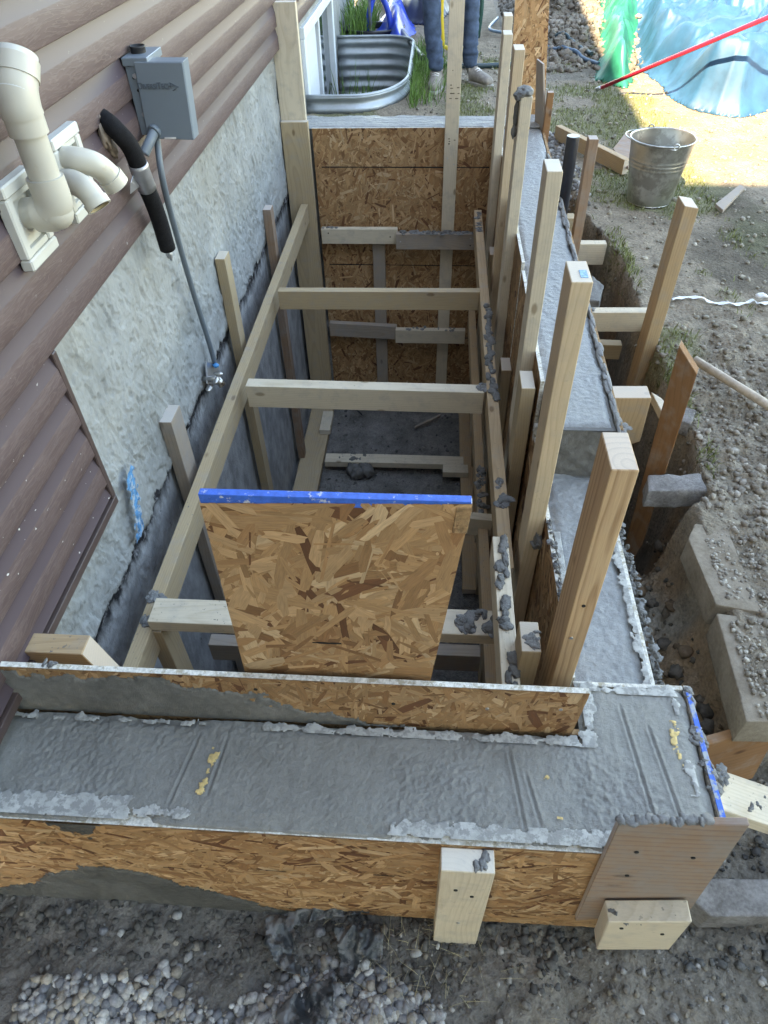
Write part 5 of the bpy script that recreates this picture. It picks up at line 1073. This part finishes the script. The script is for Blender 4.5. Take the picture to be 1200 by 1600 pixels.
# ================================================================== WINDOW WELL
ww = tag(empty('window_well', (-.5, 5.5, 0)), 'corrugated galvanized window well around the basement window', 'window well')
rr = .22
pth = [(-.80, 4.64)]+[(-.80+.26*i/4, 4.64) for i in range(1, 5)]
pth += [(-.54+.34*math.sin(a), 5.16-.52*math.cos(a)) for a in np.linspace(0.08, math.pi/2, 16)]
pth += [(-.20, y) for y in np.linspace(5.25, 5.95, 5)]
cx_, cy2 = -.42, 6.08; pth += [(cx_+rr*math.cos(a), cy2+rr*math.sin(a)) for a in np.linspace(0, math.pi/2, 10)]+[(-.42-.38*i/5, 6.30) for i in range(1, 6)]
pp_ = [Vector((x, y, 0)) for x, y in pth]; zs = np.linspace(.075, -.66, 74); rows = []
for z in zs:
    cc_ = math.cos((z-.075)*2*math.pi/.074); off_ = .011*math.copysign(abs(cc_)**.6, cc_); row = []
    for i, p_ in enumerate(pp_):
        t_ = (pp_[min(i+1, len(pp_)-1)]-pp_[max(i-1, 0)]).normalized(); n_ = Vector((t_.y, -t_.x, 0)); q_ = p_+n_*off_; row.append((q_.x, q_.y, z))
    rows.append(row)
A = np.array(rows); o = grid('well_wall', A[..., 0], A[..., 1], A[..., 2], GALV, ww); md = o.modifiers.new('s', 'SOLIDIFY'); md.thickness = .0025
tube('well_rim', [Vector((x, y, .078)) for x, y in pth], .009, GALV, ww, 10)
for (u, v) in ((452, 0), (0, 0)): pass
# dandelions
for i, (x, y, lab) in enumerate(((-.63, 4.93, 'left dandelion flower inside the window well'), (-.57, 4.90, 'right dandelion flower inside the window well'))):
    r = tag(empty('dandelion', (x, y, -.6)), lab, 'flower', 'dandelions'); tube('stem', [(x, y, -.6), (x+.01, y, -.3), (x, y, -.075)], .003, GRASS, r, 6)
    lump('flower_head', [((x, y, -.07), (.019, .019, .009))], DAND, r, 3, .5, i)
# ================================================================== BACKGROUND THINGS
def drape(name, label, poly, cx, cy, hmax, fold, mat, res, seed, cat='tarpaulin', edge=.25, zoff=.0, sharp=1.0, dirx=5, diry=9):
    P = np.array(poly); x0, y0_ = P.min(0); x1, y1_ = P.max(0); A, B = np.meshgrid(np.arange(x0, x1, res), np.arange(y0_, y1_, res))
    # signed distance-ish to the polygon edge
    D_ = np.full(A.shape, 1e9); ins = np.zeros(A.shape, bool)
    for i in range(len(P)):
        a, b = P[i], P[(i+1) % len(P)]; ab = b-a; t = np.clip(((A-a[0])*ab[0]+(B-a[1])*ab[1])/(ab@ab), 0, 1); D_ = np.minimum(D_, np.hypot(A-a[0]-ab[0]*t, B-a[1]-ab[1]*t))
        c_ = ((a[1] > B) != (b[1] > B)) & (A < (b[0]-a[0])*(B-a[1])/(b[1]-a[1]+1e-9)+a[0]); ins ^= c_
    wob = (fbm(A*2.5, B*2.5, seed+3, 3)-.5)*.12
    D_ = np.where(ins, D_+wob, 0); inside = ins & (D_ > .05)
    rise = sst(.06, .06+edge, D_)
    Z = hmax*rise*(.35+.7*fbm(A*1.6, B*1.6, seed, 2))
    w1 = fbm(A*1.3, B*1.3, seed+1, 2)*1.2; cr = lambda f, sd, a_: 1-np.abs(2*vnoise((A*math.cos(a_)+B*math.sin(a_))*f+w1, (B*math.cos(a_)-A*math.sin(a_))*f*.6-w1, sd)-1)*2
    r1 = np.maximum(cr(3.2, seed+5, .6), cr(2.6, seed+6, -.5)); r2 = np.maximum(cr(7, seed+8, 1.2), cr(6, seed+9, .1))
    Z = Z+sst(.06, .20, D_)*(.35+.65*rise)*1.3*(fold*np.clip(r1, -.4, 1)+fold*.5*np.clip(r2, -.3, 1))+.012*(1-rise)
    g = ground_z(A, B); Z = np.maximum(Z+g, g+.008)*1.0; Z = np.where(D_ < .066, g+.004, Z)+zoff
    m = inside[:-1, :-1] & inside[1:, 1:]
    o = grid(name, A, B, Z, mat, None, True, mask=m); s_ = o.modifiers.new('s', 'SOLIDIFY'); s_.thickness = .002; return tag(o, label, cat)
drape('blue_tarp', 'big crumpled blue tarpaulin in the sun at the upper right', [(1.36, 4.95), (1.42, 4.62), (1.56, 4.46), (1.75, 4.43), (1.95, 4.55), (2.6, 4.5), (3.4, 5.2), (3.6, 7.0), (2.5, 7.4), (1.9, 8.6), (1.55, 8.5), (1.45, 7.0), (1.32, 5.6)], 2, 5.5, .28, .085, TARPB, .010, 201, edge=.16)
drape('green_tarp', 'crumpled green tarpaulin beside the blue one in the shade', [tuple(atz(u, v, .05)[:2]) for u, v in ((922, 62), (924, 112), (965, 128), (1000, 132), (1004, 90), (998, 40), (1000, -30), (915, -30))], 1.3, 6.5, .24, .05, TARPG, .014, 221, edge=.12)
drape('green_tarp', 'pale green tarpaulin fold behind the blue tarpaulin', [(2.05, 7.0), (2.5, 6.6), (2.5, 8.2), (2.0, 8.6)], 2.2, 7.6, .42, .05, TARPG, .02, 241, edge=.12)
drape('dark_tarp', 'dark grey crumpled tarpaulin heap behind the worker', [(-.30, 7.15), (.0, 6.95), (.12, 7.6), (.05, 9.0), (-.7, 9.2), (-.55, 7.6)], 0, 8, .55, .08, TARPK, .016, 261, edge=.25)
pole0, pole1 = atz(932, 140, .02), aty(1215, 21, 4.35)
pz_ = tag(empty('red_pole', pole0), 'long red metal pole lying across the tarpaulins', 'pole')
dd = (pole1-pole0).normalized(); tube('pole_shaft', [pole0+dd*.03, pole0+dd*.9, pole0+(pole1-pole0)*1.5], .0115, REDP, pz_, 18)
tube('pole_tip', [pole0, pole0+dd*.035], .0125, TAPE, pz_, 18)
tg = tag(empty('teal_post', (2.33, 6.7, 0)), 'teal painted steel post behind the blue tarpaulin', 'post')
box('post_web', 2.31, 2.36, 6.70, 6.712, -.3, 1.2, TEAL, 'z', tg, .002, warp=0); box('post_flange', 2.30, 2.318, 6.66, 6.70, -.3, 1.2, TEAL, 'z', tg, .002, warp=0); box('post_flange', 2.352, 2.37, 6.66, 6.70, -.3, 1.2, TEAL, 'z', tg, .002, warp=0)
labs = ['lowest plank of the lumber stack at the top right corner', 'second plank of the lumber stack, skewed to the left', 'third plank of the lumber stack at the top right corner', 'fourth plank of the lumber stack, paler than the rest', 'fifth plank of the lumber stack, skewed to the right', 'topmost plank of the lumber stack at the top right corner']
for i in range(6):
    b_ = tag(box('lumber_plank', -.6, .6, -.07, .07, -.019, .019, [WOOD, WOODP, WOODO][i % 3], 'x'), labs[i], 'plank', 'stacked lumber at the back')
    b_.matrix_world = Matrix.Translation((2.9+.03*i, 7.25+.14*(i % 2), .04+.040*i)) @ Matrix.Rotation(R([12, 26, 5, 32, -8, 18][i]), 4, 'Z') @ b_.matrix_world
# hoses
def hose(label, pix, z, r, mat=HOSE, n=60):
    pts = [atz(u, v, z)+Vector((0, 0, 0)) for u, v in pix]; c_ = curve(pts, n)
    c_ = [Vector((p_.x, p_.y, max(p_.z, gz(p_.x, p_.y)+r*.8))) for p_ in c_]; return tag(tube('hose', c_, r, mat, seg=12), label, 'hose')
hose('dark hose crossing the yard behind the end wall from the worker rightwards', ((655, 92), (690, 101), (740, 103), (790, 101), (830, 98)), .02, .016)
hose('thick black hose draped down from the dark tarpaulin', ((588, -20), (610, 25), (640, 65), (662, 92)), .05, .022, BLACKP)
hose('blue grey hose on the soil between strand sheet and green tarpaulin', ((852, 78), (880, 84), (905, 90), (935, 100)), .03, .014, m_simple('hose_bluegrey', (.06, .11, .17), .4))
hose('second dark hose lying above the blue grey one', ((852, 62), (885, 66), (925, 84)), .06, .013)
hose('thin pale hose looped near the green chair leg', ((778, 28), (765, 45), (790, 52), (815, 62)), .03, .011, m_simple('hose_pale', (.16, .25, .34), .4))
hc = [(-.55+(.20+.004*i/9)*math.cos(i*.22), 6.72+.2*math.sin(i*.22), .03+.004*i/14) for i in range(0, 120)]
tag(tube('hose_coil', hc, .012, BLACKP, seg=8), 'coiled black garden hose on the grass behind the window well', 'hose')
tag(tube('metal_rod', [(-.555, 6.55, 0), (-.57, 6.56, .5), (-.575, 6.57, 1.1)], .012, TAPE, seg=12), 'thin silver metal rod standing by the house corner', 'rod')
TB = atz(618, 66, 0); bbn = tag(empty('blue_tub', TB), 'blue plastic tub with rounded rim lying near the dark tarpaulin', 'tub')
prof = [(.0, .0), (.12, .0), (.14, .02), (.17, .20), (.185, .21), (.185, .22), (.165, .22), (.13, .03), (0, .03)]
bpy.data.objects.remove(bbn); drape('blue_sheet', 'dark blue crumpled plastic sheet heaped behind the window well', [tuple(atz(u, v, 0)[:2]) for u, v in ((582, 50), (590, 72), (620, 78), (650, 72), (655, 30), (630, 8), (590, 10))], 0, 7, .16, .06, BINB, .012, 281, edge=.12)
rim = tag(tube('blue_wheelbarrow_rim', curve([TB+Vector(q) for q in ((-.22, .1, 0), (-.21, .1, .18), (-.15, .12, .30), (-.07, .13, .20), (-.03, .13, .0))], 30), .022, BINB, seg=12), 'curved blue plastic hoop beside the blue tub', 'hoop')
yl = tag(empty('yellow_frame', (.03, 6.25, 0)), 'yellow plastic frame partly hidden behind the long centre stud', 'frame')
tube('frame_loop', curve([(.02, 6.2, .02), (.0, 6.22, .26), (.015, 6.22, .50), (.10, 6.22, .52), (.125, 6.22, .28), (.11, 6.2, .02), (.02, 6.2, .02)], 50), .018, YELP, yl, 12)
lg = tag(tube('log_post', [(-.055, 6.55, 0), (-.05, 6.55, .35), (-.045, 6.56, .8)], [.06, .055, .05], m_simple('weathered_log', (.28, .22, .16), .9, var=.4, scale=30, bump=.8), seg=20), 'weathered brown log post standing behind the yellow frame', 'log')
# green garden chair, mostly above the frame
ch = tag(empty('garden_chair', (.42, 6.9, 0)), 'dark green garden chair behind the worker, one curved leg showing', 'chair')
for (sx_, sy_) in ((0, 0), (.42, 0), (0, .42), (.42, .42)):
    tube('leg', curve([(.30+sx_, 6.62+sy_, .0), (.315+sx_, 6.62+sy_, .2), (.30+sx_, 6.64+sy_, .42)], 10), .017, GREENC, ch, 10)
tube('cross_leg', [(.30, 6.62, .38), (.22, 6.55, .02)], .014, GREENC, ch, 10)
box('seat', .28, .74, 6.60, 7.08, .42, .45, GREENC, 'x', ch, .01, warp=0); prism('backrest', [(.28, 7.06, .46), (.74, 7.06, .46), (.70, 7.16, .92), (.32, 7.16, .92)], (0, .02, 0), GREENC, parent=ch, bevel=.005)
for sx_ in (.27, .73): tube('armrest', curve([(sx_, 6.63, .44), (sx_, 6.63, .64), (sx_, 6.8, .66), (sx_, 7.08, .66)], 16), .017, GREENC, ch, 10)

# ================================================================== FRONT LITTER
def rag(name, label, uvs, z, seed, h=.03):
    P = np.array([atz(u, v, z)[:2] for u, v in uvs]); x0, y0_ = P.min(0); x1, y1_ = P.max(0); A, B = np.meshgrid(np.arange(x0, x1, .003), np.arange(y0_, y1_, .003)); ins = np.zeros(A.shape, bool)
    for i in range(len(P)):
        a, b = P[i], P[(i+1) % len(P)]; ins ^= ((a[1] > B) != (b[1] > B)) & (A < (b[0]-a[0])*(B-a[1])/(b[1]-a[1]+1e-9)+a[0]+(fbm(A*50, B*50, seed, 3)-.5)*.02)
    f = 1-np.abs(2*fbm(A*22+fbm(A*9, B*9, seed+1, 2)*2, B*12, seed+2, 3)-1)*2
    Z = ground_z(A, B)+.010+h*.5*np.clip(f, -.2, 1)+h*.4*fbm(A*9, B*9, seed+4, 2)
    o = grid(name, A, B, Z, PLAST, None, True, mask=ins[:-1, :-1]); o.modifiers.new('s', 'SOLIDIFY').thickness = .0012; return tag(o, label, 'fabric scrap', 'torn black fabric scraps')
rag('fabric_scrap', 'torn black fabric strip curling below the front board, left piece', ((418, 1436), (470, 1425), (590, 1418), (580, 1432), (500, 1440), (462, 1450), (455, 1490), (480, 1530), (440, 1520), (415, 1480)), -.44, 301, .045)
rag('fabric_scrap', 'torn black fabric flap standing right of the gravel pile', ((524, 1455), (560, 1450), (600, 1462), (595, 1500), (560, 1500), (540, 1545), (526, 1520)), -.43, 311, .05)
rag('fabric_scrap', 'small torn black fabric piece at the bottom edge of the gravel', ((440, 1575), (480, 1545), (520, 1528), (524, 1560), (500, 1620), (430, 1620)), -.45, 321, .04)

# ================================================================== WORKER (legs show; the rest stands above the frame)
def skin_body(name, verts, edges, radii, mat, parent, sub=2, root=0, flat=None):
    me = bpy.data.meshes.new(name); me.from_pydata(verts, edges, []); o = bpy.data.objects.new(name, me); COL.objects.link(o)
    me.materials.append(mat)
    o.modifiers.new('skin', 'SKIN'); sv = me.skin_vertices[0].data
    for i, r_ in enumerate(radii): sv[i].radius = r_ if isinstance(r_, tuple) else (r_, r_)
    sv[root].use_root = True; o.modifiers['skin'].use_smooth_shade = True; s_ = o.modifiers.new('sub', 'SUBSURF'); s_.levels = sub; s_.render_levels = sub
    bpy.context.view_layer.update(); dg = bpy.context.evaluated_depsgraph_get(); m2 = bpy.data.meshes.new_from_object(o.evaluated_get(dg)); bpy.data.objects.remove(o)
    m2.polygons.foreach_set('use_smooth', [True]*len(m2.polygons)); m2.materials.clear(); return link(name, m2, mat, parent)
per = tag(empty('person', (.08, 5.15, 0)), 'person standing in blue jeans and dusty tan shoes behind the end wall', 'person')
fL, fR = Vector((-.015, 5.10, 0)), Vector((.215, 5.20, 0)); hip = Vector((.06, 5.24, .93))
# continuous body (skin) from ankles to head
bv = [hip, hip+Vector((0, .01, .14)), hip+Vector((0, 0, .30)), hip+Vector((0, -.01, .46)), hip+Vector((0, -.02, .56)), hip+Vector((0, -.04, .66)), hip+Vector((0, -.04, .76)),
      hip+Vector((-.09, 0, -.04)), Vector((-.06, 5.20, .50)), fL+Vector((-.01, .04, .09)), hip+Vector((.09, 0, -.04)), Vector((.185, 5.22, .50)), fR+Vector((-.0, .02, .09)),
      hip+Vector((-.19, -.01, .46)), hip+Vector((-.25, .03, .20)), hip+Vector((-.22, -.12, -.02)), hip+Vector((-.21, -.16, -.08)), hip+Vector((.19, -.01, .46)), hip+Vector((.25, .03, .20)), hip+Vector((.22, -.12, -.02)), hip+Vector((.21, -.16, -.08))]
be = [(0, 1), (1, 2), (2, 3), (3, 4), (4, 5), (5, 6), (0, 7), (7, 8), (8, 9), (0, 10), (10, 11), (11, 12), (3, 13), (13, 14), (14, 15), (15, 16), (3, 17), (17, 18), (18, 19), (19, 20)]
brad = [(.12, .09), (.11, .085), (.13, .095), (.12, .08), .045, (.06, .075), (.06, .07), (.06, .07), .042, .028, (.06, .07), .042, .028, .055, .042, .030, (.036, .02), .055, .042, .030, (.036, .02)]
skin_body('body', bv, be, brad, SKIN, per)
# jeans: a slightly wider hull with folds
jv = [hip+Vector((0, 0, .02)), hip+Vector((-.09, 0, -.05)), Vector((-.075, 5.20, .55)), Vector((-.062, 5.19, .47)), Vector((-.05, 5.175, .30)), Vector((-.028, 5.155, .15)), Vector((-.022, 5.145, .085)), hip+Vector((.09, 0, -.05)), Vector((.17, 5.22, .52)), Vector((.18, 5.22, .45)), Vector((.188, 5.225, .30)), Vector((.195, 5.225, .14)), Vector((.20, 5.225, .085))]
je = [(0, 1), (1, 2), (2, 3), (3, 4), (4, 5), (5, 6), (0, 7), (7, 8), (8, 9), (9, 10), (10, 11), (11, 12)]
jr = [(.14, .11), (.085, .085), .066, .060, .056, .048, .054, (.085, .085), .064, .058, .054, .048, .052]
j_ = skin_body('jeans', jv, je, jr, JEANS, per, 3); co = np.array([v.co[:] for v in j_.data.vertices]); nn = np.array([v.normal[:] for v in j_.data.vertices])
ang_ = np.arctan2(co[:, 1]-5.2, co[:, 0]); d_ = (1-np.abs(2*fbm(ang_*1.2+co[:, 2]*6, co[:, 2]*26, 401, 3)-1)*2)*.0045*(1+.9*(co[:, 2] < .25)); co = co+nn*d_[:, None]; j_.data.vertices.foreach_set('co', co.astype(np.float32).ravel())
tv = [hip+Vector((0, 0, .04)), hip+Vector((0, .01, .16)), hip+Vector((0, 0, .30)), hip+Vector((0, -.01, .46)), hip+Vector((0, -.015, .52)), hip+Vector((-.19, -.01, .46)), hip+Vector((-.24, .02, .24)), hip+Vector((.19, -.01, .46)), hip+Vector((.24, .02, .24))]
skin_body('shirt', tv, [(0, 1), (1, 2), (2, 3), (3, 4), (3, 5), (5, 6), (3, 7), (7, 8)], [(.175, .135), (.15, .12), (.17, .13), (.155, .105), .075, .072, .062, .072, .062], SHIRT, per, 2)
hd = hip+Vector((0, -.04, .72))
lump('head', [(hd, (.075, .095, .115))], SKIN, per, 3, .02, 1); lump('nose', [(hd+Vector((0, -.098, -.01)), (.013, .018, .024))], SKIN, per, 2, .05, 2); lump('mouth', [(hd+Vector((0, -.090, -.05)), (.024, .006, .006))], m_simple('lips', (.42, .18, .15), .5), per, 2, .05, 2)
for s_ in (-1, 1):
    lump('eye', [(hd+Vector((s_*.032, -.087, .012)), (.013, .008, .008))], STICK, per, 2, 0, 1); lump('ear', [(hd+Vector((s_*.077, 0, -.005)), (.009, .018, .03))], SKIN, per, 2, .1, 1)
lump('hair', [(hd+Vector((0, .018, .035)), (.083, .098, .095))], HAIR, per, 3, .10, 5)
for s_ in (-1, 1):      # hands, five fingers each, slightly curled
    w_ = hip+Vector((s_*.215, -.15, -.06)); vv = [w_, w_+Vector((0, -.02, -.05)), w_+Vector((0, -.025, -.085))]; ed = [(0, 1), (1, 2)]; rd = [(.022, .03), (.016, .038), (.012, .034)]
    for k in range(4):
        b0_ = len(vv); L = [.030, .034, .032, .025][k]; base = w_+Vector((0, -.05+.020*k, -.09)); vv += [base, base+Vector((-s_*.003, 0, -L)), base+Vector((-s_*.014, 0, -L*1.9))]; ed += [(2, b0_), (b0_, b0_+1), (b0_+1, b0_+2)]; rd += [.0095, .0085, .0070]
    b0_ = len(vv); vv += [w_+Vector((-s_*.01, -.055, -.045)), w_+Vector((-s_*.018, -.070, -.075))]; ed += [(1, b0_), (b0_, b0_+1)]; rd += [.011, .008]
    skin_body('hand', vv, ed, rd, SKIN, per, 2)
def shoe(f, ang):
    c_, s_ = math.cos(ang), math.sin(ang); fw = Vector((s_, -c_, 0)); rt = Vector((c_, s_, 0))
    def P_(a, b, z): return f+fw*a+rt*b+Vector((0, 0, z))
    r = skin_body('shoe', [P_(-.05, 0, .05), P_(.03, 0, .052), P_(.10, 0, .040), P_(.165, .0, .034), P_(-.045, 0, .10)], [(0, 1), (1, 2), (2, 3), (0, 4)], [(.042, .045), (.042, .045), (.046, .036), (.038, .028), (.040, .036)], SHOE, per, 3)
    pts = []; 
    for t in np.linspace(0, 2*math.pi, 28, endpoint=False): L = .135 if math.cos(t) > 0 else .10; pts.append(P_(.045+L*math.cos(t), (.048-.008*math.cos(t+.8))*math.sin(t), .022))
    prism('sole', pts, (0, 0, -.020), SOLE, (0, 1, 0), r, .003)
    for k in range(4): tube('shoe_lace', [P_(.03+.018*k, -.022, .088-.007*k), P_(.033+.018*k, 0, .096-.008*k), P_(.03+.018*k, .022, .088-.007*k)], .003, STICK, r, 6)
shoe(Vector((-.02, 5.12, 0)), -.12); shoe(Vector((.225, 5.22, 0)), .75)
S.render.engine = 'CYCLES'
